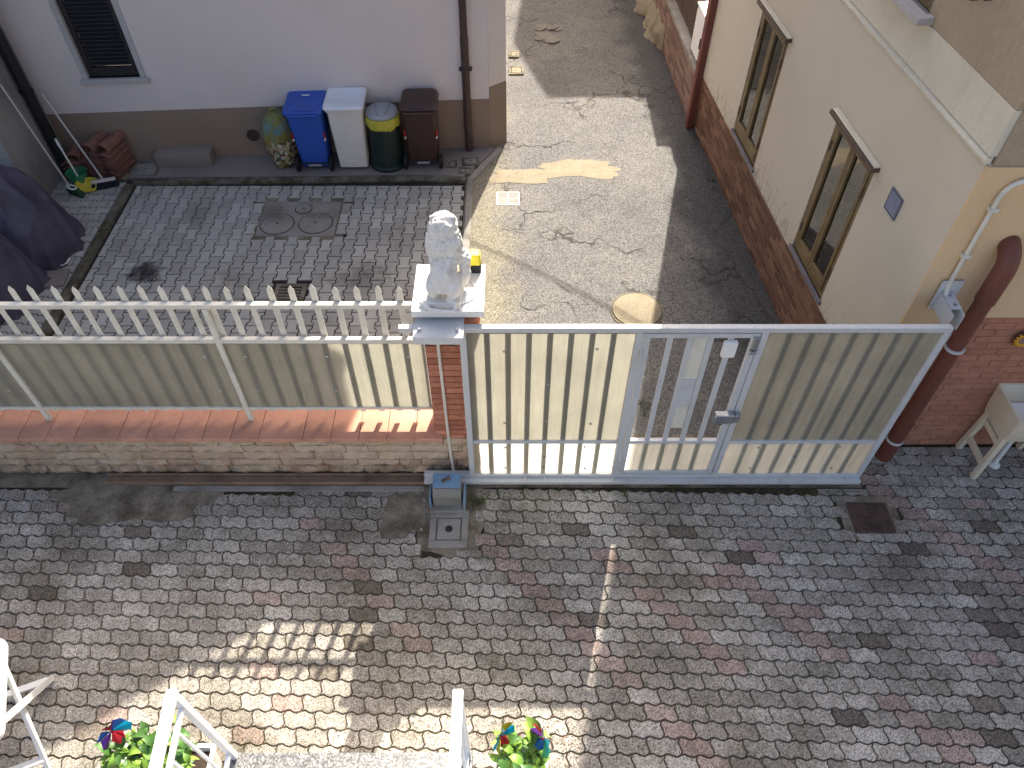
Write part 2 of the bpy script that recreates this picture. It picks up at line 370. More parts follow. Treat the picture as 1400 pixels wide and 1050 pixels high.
def clip_poly(p, nx, ny, c):           # keep nx*x+ny*y <= c
    out = []
    for i in range(len(p)):
        a, b = p[i], p[(i+1)%len(p)]; da = nx*a[0]+ny*a[1]-c; db = nx*b[0]+ny*b[1]-c
        if da <= 0: out.append(a)
        if (da < 0 < db) or (db < 0 < da):
            t = da/(da-db); out.append((a[0]+(b[0]-a[0])*t, a[1]+(b[1]-a[1])*t))
    return out
def inset(p, d):
    n = len(p); out = []
    for i in range(n):
        a = Vector(p[i-1]); b = Vector(p[i]); c = Vector(p[(i+1)%n])
        e1 = (b-a); e2 = (c-b)
        if e1.length < 1e-6: e1 = e2
        if e2.length < 1e-6: e2 = e1
        n1 = Vector((-e1.y,e1.x)).normalized(); n2 = Vector((-e2.y,e2.x)).normalized()
        m = (n1+n2); m = m.normalized() if m.length > 1e-4 else n1
        out.append(tuple(b + m*d/max(.5, m.dot(n1))))
    return out
def area(p): return .5*sum(p[i][0]*p[(i+1)%len(p)][1]-p[(i+1)%len(p)][0]*p[i][1] for i in range(len(p)))
def paver_geo(p, gap, cham, dz=.014):
    o = inset(p, gap*.35); t = inset(p, gap*.5+cham); n = len(p)
    vs = [(x,y,-dz) for x,y in o] + [(x,y,0) for x,y in t]
    return vs, [tuple(range(n,2*n))] + [(i,(i+1)%n,(i+1)%n+n,i+n) for i in range(n)]
def wave_outline(L, W, a=.0105, b=.0115):
    pts = []
    for k in range(8): x = -L/2+L*k/8; pts.append((x, -W/2 + a*math.sin(math.pi*k/2+.35)))
    for k in range(4): y = -W/2+W*k/4; pts.append((L/2 + b*math.sin(2*math.pi*k/4), y + (a*math.sin(.35) if k==0 else 0)))
    for k in range(8): x = L/2-L*k/8; pts.append((x, W/2 + a*math.sin(math.pi*(8-k)/2+.35)))
    for k in range(4): y = W/2-W*k/4; pts.append((-L/2 + b*math.sin(2*math.pi*(4-k)/4), y + (a*math.sin(.35) if k==0 else 0)))
    return pts
def i_outline(P, L, d=.013):
    w, n = P/2+d, P/2-d; a, b = L*.20, L*.30
    return [(-w,-L/2),(w,-L/2),(w,-b),(n,-a),(n,a),(w,b),(w,L/2),(-w,L/2),(-w,b),(-n,a),(-n,-a),(-w,-b)]
def lay(outline, centres, bounds, holes, gap, cham, rz, mats, matsS, parent, sel, kindfn, rot90=False):
    """lay pavers: sel(cx,cy) picks the ones kept as single objects, the rest become one field"""
    x0,x1,y0,y1 = bounds; cr, sr = math.cos(rz), math.sin(rz)
    full = None; meshes = {}; field = [MB() for _ in mats]; singles = []
    base_vs, base_fs = paver_geo(outline, gap, cham)
    for (cx,cy) in centres:
        wpts = [(cx+x*cr-y*sr, cy+x*sr+y*cr) for x,y in outline]
        if any(hx0-.01 < cx < hx1+.01 and hy0-.01 < cy < hy1+.01 for hx0,hx1,hy0,hy1 in holes): continue
        xs = [p[0] for p in wpts]; ys = [p[1] for p in wpts]
        if max(xs) < x0 or min(xs) > x1 or max(ys) < y0 or min(ys) > y1: continue
        q = wpts
        if min(xs) < x0: q = clip_poly(q, -1,0,-x0)
        if max(xs) > x1: q = clip_poly(q, 1,0,x1)
        if min(ys) < y0: q = clip_poly(q, 0,-1,-y0)
        if max(ys) > y1: q = clip_poly(q, 0,1,y1)
        for hx0,hx1,hy0,hy1 in holes:
            if len(q) < 3: break
            if max(p[0] for p in q) > hx0 and min(p[0] for p in q) < hx1 and max(p[1] for p in q) > hy0 and min(p[1] for p in q) < hy1:
                s = [(hx0-cx,(1,0,hx0)),(cx-hx1,(-1,0,-hx1)),(hy0-cy,(0,1,hy0)),(cy-hy1,(0,-1,-hy1))]
                q = clip_poly(q, *max(s)[1])
        if len(q) < 3 or area(q) < .0016: continue
        k = kindfn(cx,cy); clipped = q is not wpts
        dz = random.uniform(-.0022,.0022); tx, ty = random.gauss(0,R(.45)), random.gauss(0,R(.45))
        if sel(cx,cy) and not clipped: singles.append((cx,cy,k,dz,tx,ty))
        else:
            if clipped:
                lp = [(x-cx,y-cy) for x,y in q]; vs, fs = paver_geo(lp, gap, cham)
            else: vs, fs = [(x*cr-y*sr, x*sr+y*cr, z) for x,y,z in base_vs], base_fs
            field[k].add([(cx+x, cy+y, z+dz+(x*ty-y*tx if z > -.005 else -.004)) for x,y,z in vs], fs)
    singles.sort(key=lambda s: s[1])
    for (cx,cy,k,dz,tx,ty) in singles[:300]:
        if k not in meshes:
            mb = MB(); mb.add(base_vs, base_fs); meshes[k] = mb.mesh('paver', mats[k], angle=15)
        link('paver', meshes[k], parent, (cx,cy,dz), (tx,ty,rz + random.gauss(0,R(.5))))
    for (cx,cy,k,dz,tx,ty) in singles[300:]:
        field[k].add([(cx+x*cr-y*sr, cy+x*sr+y*cr, z+dz) for x,y,z in base_vs], base_fs)
    for k,mb in enumerate(field):
        if mb.v: tag(mb.build(('paver_field','red_paver_field','dark_paver_field')[k], matsS[k], parent, angle=15), kind='stuff')

# the yard: wavy-edged blocks in running bond
L, W = .233, .1175; rz = R(-1.4); cr, sr = math.cos(rz), math.sin(rz); cents = []
reds = set(); darks = set(); rr = random.Random(11)
def run(x, y, n, back=1):
    j = round((y-1.45)/W); x0 = x
    for k in range(n):
        jj = j-k; i = round((x0 + back*k*L/2 - .05 - (L/2 if jj % 2 else 0))/L)
        if rr.random() < .88: reds.add((i,jj))
run(.75,3.1,9); run(1.75,2.95,15); run(3.3,3.95,14); run(-.3,3.3,9); run(-1.9,3.3,10); run(.35,2.5,10)
idx = {}
for j in range(-24, 40):
    for i in range(-44, 46):
        x = i*L + (L/2 if j % 2 else 0); y = j*W
        cx, cy = x*cr - y*sr + .05, x*sr + y*cr + 1.45
        cents.append((cx,cy)); idx[(round(cx,4),round(cy,4))] = (i,j)
def ykind(cx,cy):
    if idx[(round(cx,4),round(cy,4))] in reds: return 1
    # the stained diagonal run that the drain leaves
    t = (3.45-cy); dx = cx - (3.3 + t*.62)
    if 0 < t < 1.7 and abs(dx) < .10 and random.random() < .75: return 2
    return 1 if random.random() < .02 else (2 if random.random() < .025 else 0)
MOTOR = (-.78,-.33,3.12,3.70); DRAIN = (3.00,3.38,3.28,3.60)
lay(wave_outline(L,W), cents, (-7.4,7.9,-1.4,4.215), [MOTOR, DRAIN, (-3.95,-2.95,3.46,3.76), (-9,3.22,3.745,4.6)], .007, .0045, rz, (m_pav,m_red,m_dark), (m_pavS,m_redS,m_darkS), yard,
    lambda x,y: y > 1.33 and abs(x) < 3.52+.30*(y-1.33) , ykind)
# the neighbour's courtyard: I-shaped blocks in columns
P, LL = .142, .215; cents = []
for i in range(-1, 40):
    for j in range(0, 22): cents.append((-.72-i*P, 4.35 + j*LL + (LL/2 if i % 2 else 0)))
SLAB = (-3.20,-2.20,7.42,8.14); CD = (-2.74,-2.37,6.22,6.55)
lay(i_outline(P,LL), cents, (-5.00,-.64,4.28,8.50), [SLAB, CD], .009, .004, R(1.2), (m_cp,), (m_cpS,), court, lambda x,y: y > 5.55, lambda x,y: 0)
cents = []
for j in range(0, 40):
    for i in range(-15, 8): cents.append((-6.0 + i*LL + (LL/2 if j % 2 else 0), 4.4 + j*P))
tag(court, None)
lay(i_outline(P,LL), cents, (-9.2,-5.17,4.28,8.60), [], .007, .004, R(90), (m_cp,), (m_cpS,), court, lambda x,y: False, lambda x,y: 0)

# rough cement where the blocks are missing, along the fence and beside the motor
def blob(name, cx, cy, rx, ry, z, mat, parent=None, seed=0, n=40, jag=.25, h=.0):
    mb = MB(); rz_ = (lambda x,y: -.002+.012*fbm(x*.7,y*.7)) if cy > 4.2 else (lambda x,y: 0)
    vs = [(cx,cy,z+h+rz_(cx,cy))]; m = 6; fs = []
    for j in range(1,m+1):
        for k in range(n):
            a = 2*math.pi*k/n; q = (1 + jag*fbm(math.cos(a)*1.7+seed, math.sin(a)*1.7, seed*.7, 5))*j/m
            ca, sa = math.cos(a), math.sin(a); e = 1/max(abs(ca)**3+abs(sa)**3, .3)**.33
            x, y = cx+rx*q*ca*e, cy+ry*q*sa*e; vs.append((x, y, z+rz_(x,y)+(h*(1-(j/m)**4))))
    fs = [(0,1+k,1+(k+1)%n) for k in range(n)] + [(1+(j-1)*n+k, 1+j*n+k, 1+j*n+(k+1)%n, 1+(j-1)*n+(k+1)%n) for j in range(1,m) for k in range(n)]
    mb.add(vs, fs); return mb.build(name, mat, parent, angle=80)
tag(blob('cement_patch', -3.42, 3.60, .66, .20, .003, m_concd, None, 3, 48, .35, .004), kind='structure')
tag(blob('cement_patch', -.98, 3.46, .20, .22, .004, m_concd, None, 5, 40, .3, .003), kind='structure')

# kerbs and the raised platform against the pink house
def strip(name, pts, width, z0, z1, mat, jag=.006, sub=18):
    mb = MB(); P = []
    for a,b in zip(pts[:-1],pts[1:]):
        for k in range(sub): P.append(Vector(a).lerp(Vector(b), k/sub))
    P.append(Vector(pts[-1])); rings = []
    for i,p in enumerate(P):
        d = (P[min(i+1,len(P)-1)]-P[max(i-1,0)]).normalized(); nrm = Vector((-d.y,d.x)); rg = []
        for (s,z) in ((-.5,z0),(-.5,z1-.012),(-.42,z1),(.42,z1),(.5,z1-.012),(.5,z0)):
            q = p + nrm*width*(s + (jag/width)*fbm(p.x*5+s*9,p.y*5,z)); rg.append((q.x,q.y,z + (jag*.6*fbm(p.x*4,p.y*4,s*3) if z > z0 else 0)))
        rings.append(rg)
    mb.loft(rings); return tag(mb.build(name, mat, angle=50), kind='structure')
strip('kerb', [(-5.06,8.56),(-1.1,8.66),(-.62,8.60)], .10, -.1, .035, m_kerb, .010, 40)
strip('kerb', [(-5.09,4.35),(-5.09,8.50)], .12, -.1, .03, m_kerb, .010, 60)
strip('kerb', [(-.56,4.40),(-.56,8.62),(-.17,9.36)], .09, -.1, .03, m_conc, .004, 40)
mb = MB(); mb.prism([(-5.15,8.64),(-1.1,8.72),(-.66,8.66),(-.24,9.34),(-.4,9.60),(-5.15,9.30)], -.1, .030)
tag(mb.build('concrete_platform', m_plat, bevel=.008), kind='structure')
mb = MB(); mb.prism([(-6.05,8.63),(-5.16,8.65),(-5.16,9.3),(-6.05,9.25)], -.1, .004)
tag(mb.build('corner_slab', m_concd), kind='structure')

# ================================================================== walls with openings, bricks
def wall_holes(u0,u1,z0,z1,holes,y0=0,y1=.25):
    us = sorted({u0,u1,*[h[0] for h in holes],*[h[1] for h in holes]}); zs = sorted({z0,z1,*[h[2] for h in holes],*[h[3] for h in holes]})
    us = [u for u in us if u0 <= u <= u1]; zs = [z for z in zs if z0 <= z <= z1]; mb = MB()
    inh = lambda u,z: any(h[0] < u < h[1] and h[2] < z < h[3] for h in holes)
    for a,b in zip(us[:-1],us[1:]):
        for c,d in zip(zs[:-1],zs[1:]):
            if inh((a+b)/2,(c+d)/2): continue
            mb.quad((a,y0,c),(b,y0,c),(b,y0,d),(a,y0,d)); mb.quad((a,y1,d),(b,y1,d),(b,y1,c),(a,y1,c))
    def ring(a,b,c,d): 
        mb.quad((a,y0,c),(a,y1,c),(b,y1,c),(b,y0,c)); mb.quad((a,y0,d),(b,y0,d),(b,y1,d),(a,y1,d))
        mb.quad((a,y0,c),(a,y0,d),(a,y1,d),(a,y1,c)); mb.quad((b,y0,c),(b,y1,c),(b,y1,d),(b,y0,d))
    ring(u0,u1,z0,z1)
    for h in holes:
        if h[0] >= u0 and h[1] <= u1 and h[2] >= z0 and h[3] <= z1: ring(*h)
    return mb
_bm = {}
def brick_mesh(l,h,d,mat,bev=.004):
    key = (round(l,3),round(h,3),round(d,3),mat.name)
    if key not in _bm: _bm[key] = MB().box(-l/2,l/2,-d/2,d/2,-h/2,h/2).mesh('brick', mat, bevel=bev)
    return _bm[key]
def bricks(parent, u0,u1,z0,z1,bl,bh,gap,proud,mat,name='brick',holes=(),loc=(0,0,0),ang=0,limit=300,order=None,depth=.05,bond=.5):
    out = []; rows = max(1,round((z1-z0)/bh)); rh = (z1-z0)/rows; ca, sa = math.cos(ang), math.sin(ang)
    for r in range(rows):
        z = z0+rh*(r+.5); u = u0 - (bl*bond if r % 2 else 0)
        while u < u1-.02:
            a, b = max(u,u0), min(u+bl,u1)
            if b-a > .04 and not any(h[0] < (a+b)/2 < h[1] and h[2] < z < h[3] for h in holes): out.append((a,b,z))
            u += bl
    if order: out.sort(key=order)
    rest = MB()
    for k,(a,b,z) in enumerate(out):
        y = depth/2 - proud + random.uniform(-.002,.002); cu = (a+b)/2
        if k < limit:
            me = brick_mesh(b-a-gap, rh-gap, depth, mat)
            link(name, me, parent, (loc[0]+cu*ca-y*sa, loc[1]+cu*sa+y*ca, z+random.uniform(-.001,.001)), (0,random.gauss(0,.002),ang))
        else: rest.box(a+gap/2,b-gap/2,-proud,depth-proud,z-rh/2+gap/2,z+rh/2-gap/2)
    if rest.v: tag(rest.build(name+'_field', mat, parent, bevel=.003, loc=loc, rot=(0,0,ang)), kind='stuff')

# ------------------------------------------------------------------ the pink house across the courtyard
pa = R(4); po = (-6.15, 9.00, 0); PW = 6.10
ph = thing('pink_house', 'pale pink plastered house with brown painted base behind the row of bins', 'house', (0,0,0))
K = dict(loc=po, rot=(0,0,pa))
pwin = (.82, 1.46, 1.20, 2.75)
ch = .24   # chamfered corner
wall_holes(0, PW-ch, .74, 6.65, [pwin, (3.2,4.0,3.9,5.4), (.82,1.46,3.9,5.4)], 0, .3).build('wall', m_pink, ph, smooth=False, **K)
wall_holes(0, PW-ch, -.1, .738, [], -.004, .3).build('base_course', m_base, ph, smooth=False, **K)
mb = MB(); mb.prism([(PW-ch+.002,-.004),(PW,.16),(PW,.30),(PW-ch+.002,.30)], -.1, .90); mb.build('base_corner', m_base, ph, **K)
mb = MB(); mb.prism([(PW-ch+.002,0),(PW-.003,.163),(PW-.003,.30),(PW-ch+.002,.30)], .902, 6.65); mb.build('wall_corner', m_pink, ph, **K)
ridge = 6.65 + .75*PW/2
mb = MB(); mb.add([(0,0,6.652),(PW,0,6.652),(PW/2,0,ridge),(0,.3,6.652),(PW,.3,6.652),(PW/2,.3,ridge)], [(0,1,2),(5,4,3),(0,3,4,1),(1,4,5,2),(2,5,3,0)]); mb.build('gable', m_pink, ph, smooth=False, **K)
mb = MB(); mb.box(PW-.3,PW-.002,.302,9.5,-.1,6.65); mb.build('side_wall', m_pink, ph, **K)
mb = MB(); mb.box(0,.3,.302,9.5,-.1,6.65); mb.build('side_wall', m_pink, ph, **K)
mb = MB(); mb.box(0,PW-.01,9.502,9.8,-.1,6.65); mb.build('rear_wall', m_pink, ph, **K)
mb = MB(); mb.add([(-.02,0,6.66),(PW/2,0,ridge+.01),(PW/2,9.8,ridge+.01),(-.02,9.8,6.66),(-.02,0,6.76),(PW/2,0,ridge+.12),(PW/2,9.8,ridge+.12),(-.02,9.8,6.76)], [(0,3,2,1),(4,5,6,7),(0,1,5,4),(1,2,6,5),(2,3,7,6),(3,0,4,7)])
mb.add([(PW/2,0,ridge+.01),(PW,0,6.66),(PW,9.8,6.66),(PW/2,9.8,ridge+.01),(PW/2,0,ridge+.12),(PW,0,6.76),(PW,9.8,6.76),(PW/2,9.8,ridge+.12)], [(0,3,2,1),(4,5,6,7),(0,1,5,4),(1,2,6,5),(2,3,7,6),(3,0,4,7)])
mb.build('roof', m_tile, ph, smooth=False, **K)
def shutter_window(u0,u1,z0,z1):
    f = MB(); f.box(u0-.07,u0,-.014,.06,z0,z1+.07).box(u1,u1+.07,-.014,.06,z0,z1+.07).box(u0,u1,-.014,.06,z1,z1+.07)
    wdw = f.build('window', m_stonesill, ph, bevel=.004, **K)
    MB().box(u0-.10,u1+.10,-.05,.10,z0-.06,z0).build('sill', m_stonesill, wdw, bevel=.006, **K)
    s = MB(); s.box(u0+.005,u0+.07,.03,.075,z0+.005,z1).box(u1-.07,u1-.005,.03,.075,z0+.005,z1).box(u0+.07,u1-.07,.03,.075,z0+.005,z0+.12).box(u0+.07,u1-.07,.03,.075,z1-.09,z1)
    s.box(u0+.07,u1-.07,.078,.09,z0+.12,z1-.09)
    s.build('shutter_frame', m_dshut, wdw, bevel=.003, **K)
    z = z0+.14; me = MB().bar((-(u1-u0)/2+.072,0,0),((u1-u0)/2-.072,0,0),.045,.010,(0,.6,1)).mesh('slat', m_dshut)
    ca, sa = math.cos(pa), math.sin(pa)
    while z < z1-.10:
        u = (u0+u1)/2; y = .052
        link('slat', me, wdw, (po[0]+u*ca-y*sa, po[1]+u*sa+y*ca, z), (0,0,pa)); z += .05
shutter_window(*pwin); shutter_window(3.2,4.0,3.9,5.4); shutter_window(.82,1.46,3.9,5.4)
# round vent in the base
mb = MB()
cu, cz = 2.64, .34
mb.loft([[(cu+r*math.cos(a*math.pi/12), y, cz+r*math.sin(a*math.pi/12)) for a in range(24)] for r,y in ((.085,-.004),(.085,-.018),(.07,-.018),(.068,-.008))], False, True)
vent = mb.build('round_vent', m_downp, ph, **K)
for k in range(5):
    dz = -.045+.0225*k; h = math.sqrt(.066**2-dz**2)
    MB().box(cu-h,cu+h,-.016,-.009,cz+dz-.006,cz+dz+.006).build('vent_slat', m_rust, vent, **K)
# drainpipe of the pink house
dp = thing('drainpipe', 'dark brown round drainpipe on the pink house wall right of the bins', 'drainpipe', (po[0]+5.56*math.cos(pa)+.07*math.sin(pa), po[1]+5.56*math.sin(pa)-.07*math.cos(pa), 0))
MB().tube([(0,0,.032),(0,0,1.6)], .052, 14).build('pipe', m_downp, dp)
MB().tube([(0,0,1.52),(0,0,6.6)], .046, 14).build('pipe', m_downp, dp)
for z in (1.18,3.2,5.2):
    MB().box(-.085,.085,-.012,.07,z-.012,z+.012).lathe([(.062,-.018),(.062,.018)],(0,0,z),14).build('clamp', m_downp, dp, bevel=.003)

# grey neighbour wall on the left with its dark pipe
gw = thing('cement_wall_and_blocker', 'stained grey cement wall beside the roof tile stack with an unseen sun-blocking bulk behind', 'house', (-6.06,0,0))
mb = MB(); mb.box(-6.0,0,7.95,16,-.1,6.3); mb.build('wall', m_greyw, gw)  # alley-side face is the seen wall; unseen bulk behind added to block sun
MB().box(-6.1,.0,7.95,16,6.3,6.42).build('roof', m_tile, gw, bevel=.01)
bp = thing('drainpipe', 'wide black drainpipe down the stained grey cement wall', 'drainpipe', (-5.98, 8.74, 0))
MB().tube([(0,0,.0),(0,0,5.9)], .068, 14).build('pipe', m_black, bp)
for z in (1.2,3.4,5.4): MB().box(-.085,-.03,-.03,.03,z-.015,z+.015).lathe([(.078,-.02),(.078,.02)],(0,0,z),14).build('clamp', m_black, bp)

# ------------------------------------------------------------------ the cream house along the alley
A = Vector((2.66, 9.92)); B = Vector((3.10, 4.24)); dd = B-A; AL = dd.length; aa = math.atan2(dd.y, dd.x)
U = lambda Y: (A.y-Y)/(A.y-B.y)*AL
hh = thing('cream_house', 'cream plastered house with brown brick base along the right side of the alley', 'house', (0,0,0))
KA = dict(loc=(A.x,A.y,0), rot=(0,0,aa)); KF = dict(loc=(B.x,B.y,0), rot=(0,0,R(.35)))
wins = [(U(8.44),U(7.58),.86,2.36), (U(6.18),U(5.34),.86,2.33)]
upw = [(U(6.45),U(5.50),3.50,4.9), (U(8.7),U(7.75),3.50,4.9)]
wall_holes(0,AL,.78,3.07,wins,-.028,.28).build('wall', m_creamo, hh, smooth=False, **KA)
wall_holes(.01,AL-.01,-.1,.778,[],0,.26).build('base_wall', m_mortd, hh, smooth=False, **KA)
wall_holes(.01,AL-.01,3.072,3.122,[],-.012,.27).build('string_joint', m_oldpatch, hh, smooth=False, **KA)
wall_holes(0,AL,3.124,3.44,[],-.030,.28).build('render_band', m_pale, hh, smooth=False, **KA)
wall_holes(0,AL,3.442,9.2,upw,-.020,.28).build('upper_wall', m_rough, hh, smooth=False, **KA)
bricks(hh, .0, AL, 0, .775, .255, .0705, .012, .008, m_brickd, loc=(A.x,A.y,0), ang=aa)
# crumbled plaster lip along the joint and along the base
mb = MB(); rings = []
for k in range(160):
    u = AL*k/159; j = .006*fbm(u*9,1.3,0,5); h = .012+.010*abs(fbm(u*14,4,0,5))
    rings.append([(u,.0,3.06-h+j),(u,-.030-h*1.0,3.076-h*.4+j),(u,-.026-h*1.4,3.096+j),(u,.0,3.118+h*.3+j)])
mb.loft(rings); mb.build('plaster_lip', m_pale, hh, angle=80, **KA)
def cream_window(u0,u1,z0,z1,lintel=True):
    f = MB(); f.box(u0+.002,u0+.06,-.02,.05,z0+.002,z1-.002).box(u1-.06,u1-.002,-.02,.05,z0+.002,z1-.002).box(u0+.06,u1-.06,-.02,.05,z1-.055,z1-.002).box(u0+.06,u1-.06,-.02,.05,z0+.002,z0+.06)
    wd = f.build('window', m_wood, hh, bevel=.004, **KA)
    mid = (u0+u1)/2
    for a,b in ((u0+.062,mid-.003),(mid+.003,u1-.062)):
        s = MB(); s.box(a,a+.045,-.03,.02,z0+.062,z1-.057).box(b-.045,b,-.03,.02,z0+.062,z1-.057).box(a+.045,b-.045,-.03,.02,z0+.062,z0+.17).box(a+.045,b-.045,-.03,.02,z1-.105,z1-.057)
        s.build('sash', m_wood, wd, bevel=.004, **KA)
        MB().box(a+.045,b-.045,-.006,-.001,z0+.17,z1-.105).build('pane', m_glass, wd, smooth=False, **KA)
        mbr = MB()
        for zz in (z0+.17+(z1-z0-.275)*.36, z0+.17+(z1-z0-.275)*.70): mbr.box(a+.045,b-.045,.002,.016,zz-.01,zz+.01)
        mbr.build('glazing_bar', m_wood, wd, **KA)
        # lace curtain hung inside
        vs = []; n = 24
        for k in range(n+1):
            x = a+.03+(b-a-.06)*k/n; y = .045+.012*math.sin(k*1.5)+.006*math.sin(k*3.7)
            vs += [(x,y,z0+.35),(x,y,z1-.08)]
        MB().add(vs, [(2*k,2*k+2,2*k+3,2*k+1) for k in range(n)]).build('curtain', m_curt, wd, angle=80, **KA)
        for hz in (z0+.28, z1-.28):
            uu = a-.012 if a < mid-.1 else b+.012
            MB().tube([(uu,-.036,hz-.05),(uu,-.036,hz+.05)], .009, 8).build('hinge', m_lint, wd, **KA)
    MB().box(u0-.06,u1+.06,.30,.9,z0-.05,z1+.1).build('room', m_room, wd, smooth=False, **KA)
    MB().box(u0-.03,u1+.03,-.055,.02,z0-.04,z0).build('sill', m_sillr, wd, bevel=.004, **KA)
    if lintel:
        l = MB().box(u0-.05,u1+.06,-.10,-.022,z1-.012,z1+.028).build('lintel', m_lint, wd, bevel=.005, **KA)
        MB().box(u0-.045,u1+.062,-.085,-.024,z1+.029,z1+.046).build('lintel_mortar', m_pale, l, bevel=.008, **KA)
for wn in wins: cream_window(*wn)
for wn in upw: cream_window(*wn, lintel=False)
for wn in upw:
    MB().box(wn[0]-.08,wn[1]+.10,-.14,.0,wn[2]-.055,wn[2]-.002).build('sill', m_stonesill, hh, bevel=.006, **KA)
# vent grille
gu, gz = U(4.93), 2.27
vg = MB().box(gu-.095,gu+.095,-.040,-.027,gz-.095,gz-.08).box(gu-.095,gu+.095,-.040,-.027,gz+.08,gz+.095).box(gu-.095,gu-.08,-.040,-.027,gz-.08,gz+.08).box(gu+.08,gu+.095,-.040,-.027,gz-.08,gz+.08).box(gu-.08,gu+.08,-.031,-.027,gz-.08,gz+.08).build('vent_grille', mat('grille_grey', srgb(92,94,110),.5,.05), hh, **KA)
me = MB().box(-.08,.08,-.004,.004,-.005,.005).mesh('vent_slat', mat('grille_slat', srgb(150,152,168),.5,.05))
for k in range(8):
    z = gz-.07+.02*k; link('vent_slat', me, vg, (A.x+gu*math.cos(aa)+.037*math.sin(aa), A.y+gu*math.sin(aa)-.037*math.cos(aa), z), (0,0,aa))
# the end facing the yard
FL = 6.0
wall_holes(.012,FL,-.1,1.70,[],.002,.26).build('end_base_wall', m_mortr, hh, smooth=False, **KF)
bricks(hh, .03, FL, 0, 1.70, .255, .0735, .005, .005, m_brickf, loc=KF['loc'], ang=R(.35), limit=200, order=lambda t: t[0])
wall_holes(.30,FL,1.702,2.98,[],-.018,.27).build('end_wall', m_peach, hh, smooth=False, **KF)
wall_holes(.30,FL,2.982,3.06,[],-.034,.27).build('end_ledge', m_oldpatch, hh, smooth=False, **KF)
wall_holes(.02,FL,3.062,9.2,[],-.010,.26).build('end_upper_wall', m_rough, hh, smooth=False, **KF)
wall_holes(-.026,.298,1.60,3.058,[],-.024,.26).build('end_wall_strip', m_peach, hh, smooth=False, **KF)
mb = MB(); mb.prism([(A.x+.3,A.y-.01),(B.x+FL-.1,A.y-.01),(B.x+FL-.1,A.y-.3),(A.x+.3,A.y-.3)], -.1, 9.2); mb.build('rear_wall', m_cream, hh)
mb = MB(); mb.prism([(A.x-.02,A.y+.02),(B.x-.02,B.y-.02),(B.x+FL,B.y-.02),(B.x+FL,A.y+.02)], 9.205, 9.35); mb.build('roof', m_tile, hh)
# old cables on the upper wall
def cable(name, pts, r, m, parent=None, n=6, **k): return MB().tube(pts, r, n).build(name, m, parent, **k)
u0 = U(4.95)
def wig(p, q, n, amp, sd):
    p, q = Vector(p), Vector(q)
    return [p.lerp(q,i/n) + Vector((amp*noise.noise(Vector((i*.9,sd,0))), 0, amp*noise.noise(Vector((i*.9,sd,5))))) for i in range(n+1)]
oc = thing('wall_cable', 'old dark cables hanging loose on the rough upper wall of the cream house', 'cable', (A.x,A.y,0), aa)
cable('strand', wig((U(5.05),-.045,4.25),(U(4.55),-.045,3.95),14,.05,1), .011, m_black, oc)
cable('strand', wig((U(4.95),-.04,4.2),(U(4.98),-.04,3.82),8,.06,2), .005, m_black, oc)
cable('strand', wig((U(4.98),-.04,3.82),(U(5.12),-.04,3.74),6,.03,3)+wig((U(5.12),-.04,3.74),(U(4.9),-.04,3.83),6,.03,4), .005, m_black, oc)
# rectangular red downpipe at the far corner
rp = thing('square_downpipe', 'square red brown downpipe at the far corner of the cream house', 'drainpipe', (A.x-.075, A.y+.05, 0), aa-R(270))
MB().box(-.05,.05,-.06,.06,.0,9.0).build('pipe', m_redp, rp, bevel=.008)
for z in (.95,2.4,5,7.5): MB().box(-.056,.07,-.066,.066,z-.015,z+.015).build('clamp', m_redp, rp)
# round red downpipe on the end wall
rd = thing('round_downpipe', 'thick red brown round downpipe with an elbow on the brick end wall', 'drainpipe', (3.52, 4.10, 0))
MB().tube([(0,0,.0),(0,0,.55)], .070, 16).build('pipe', m_redp, rd)
MB().tube([(0,0,.5),(0,0,2.02)], .064, 16).build('pipe', m_redp, rd)
MB().tube([(0,0,2.0),(0,0,2.28)]+arc((0,0,2.28),(0,0,2.42),(.02,.16,2.44),6)[1:], .074, 16).build('elbow', m_redp, rd)
for z in (.28,1.5): MB().lathe([(.078,-.012),(.078,.012)],(0,0,z),16).box(-.02,.02,.05,.15,z-.012,z+.012).build('clamp', m_gate, rd)
# grey conduit coming down to the gate post
cd = thing('wall_conduit', 'pale grey conduit bending down the peach wall to the gate stop', 'conduit', (0,0,0))
cable('conduit', [(4.9,4.195,3.02),(3.60,4.195,2.99)]+arc((3.40,4.195,2.98),(3.26,4.195,2.97),(3.25,4.195,2.84),6)+[(3.255,4.195,2.1)]+arc((3.255,4.195,2.1),(3.255,4.195,1.98),(3.25,4.06,1.97),5), .017, m_fence, cd, 10)
for z in (2.75,2.35): MB().box(3.225,3.285,4.17,4.222,z-.012,z+.012).build('clip', m_fence, cd)
# sunflower plaque
fp = thing('sunflower_plaque', 'round ceramic sunflower plaque with yellow petals on the brick end wall', 'plaque', (4.13, 4.215, 1.475))
m_yel = mat('petal_yellow', srgb(220,160,40), .5, .2, 20, .1, 60, .1, 90); m_cdk = mat('plaque_dark', srgb(84,44,32), .6, .2, 20, .15, 60, .2, 90)
KY = dict(rot=(R(90),0,0))
MB().lathe([(.075,-.012),(.085,0),(.075,.012)], n=28).build('disc', m_cdk, fp, **KY)
MB().lathe([(.042,.010),(.040,.022),(.025,.028)], n=20).build('face', mat('plaque_centre', srgb(150,120,96), .6, .25, 40), fp, **KY)
pm = MB().add([(.036,-.011,.014),(.062,-.012,.020),(.088,0,.014),(.062,.012,.020),(.036,.011,.014),(.060,0,.026)], [(0,1,5),(1,2,5),(2,3,5),(3,4,5),(4,0,5)]).mesh('petal', m_yel)
for k in range(16):
    o = link('petal', pm, fp); o.matrix_local = Matrix.Rotation(R(90),4,'X') @ Matrix.Rotation(2*math.pi*k/16,4,'Z')

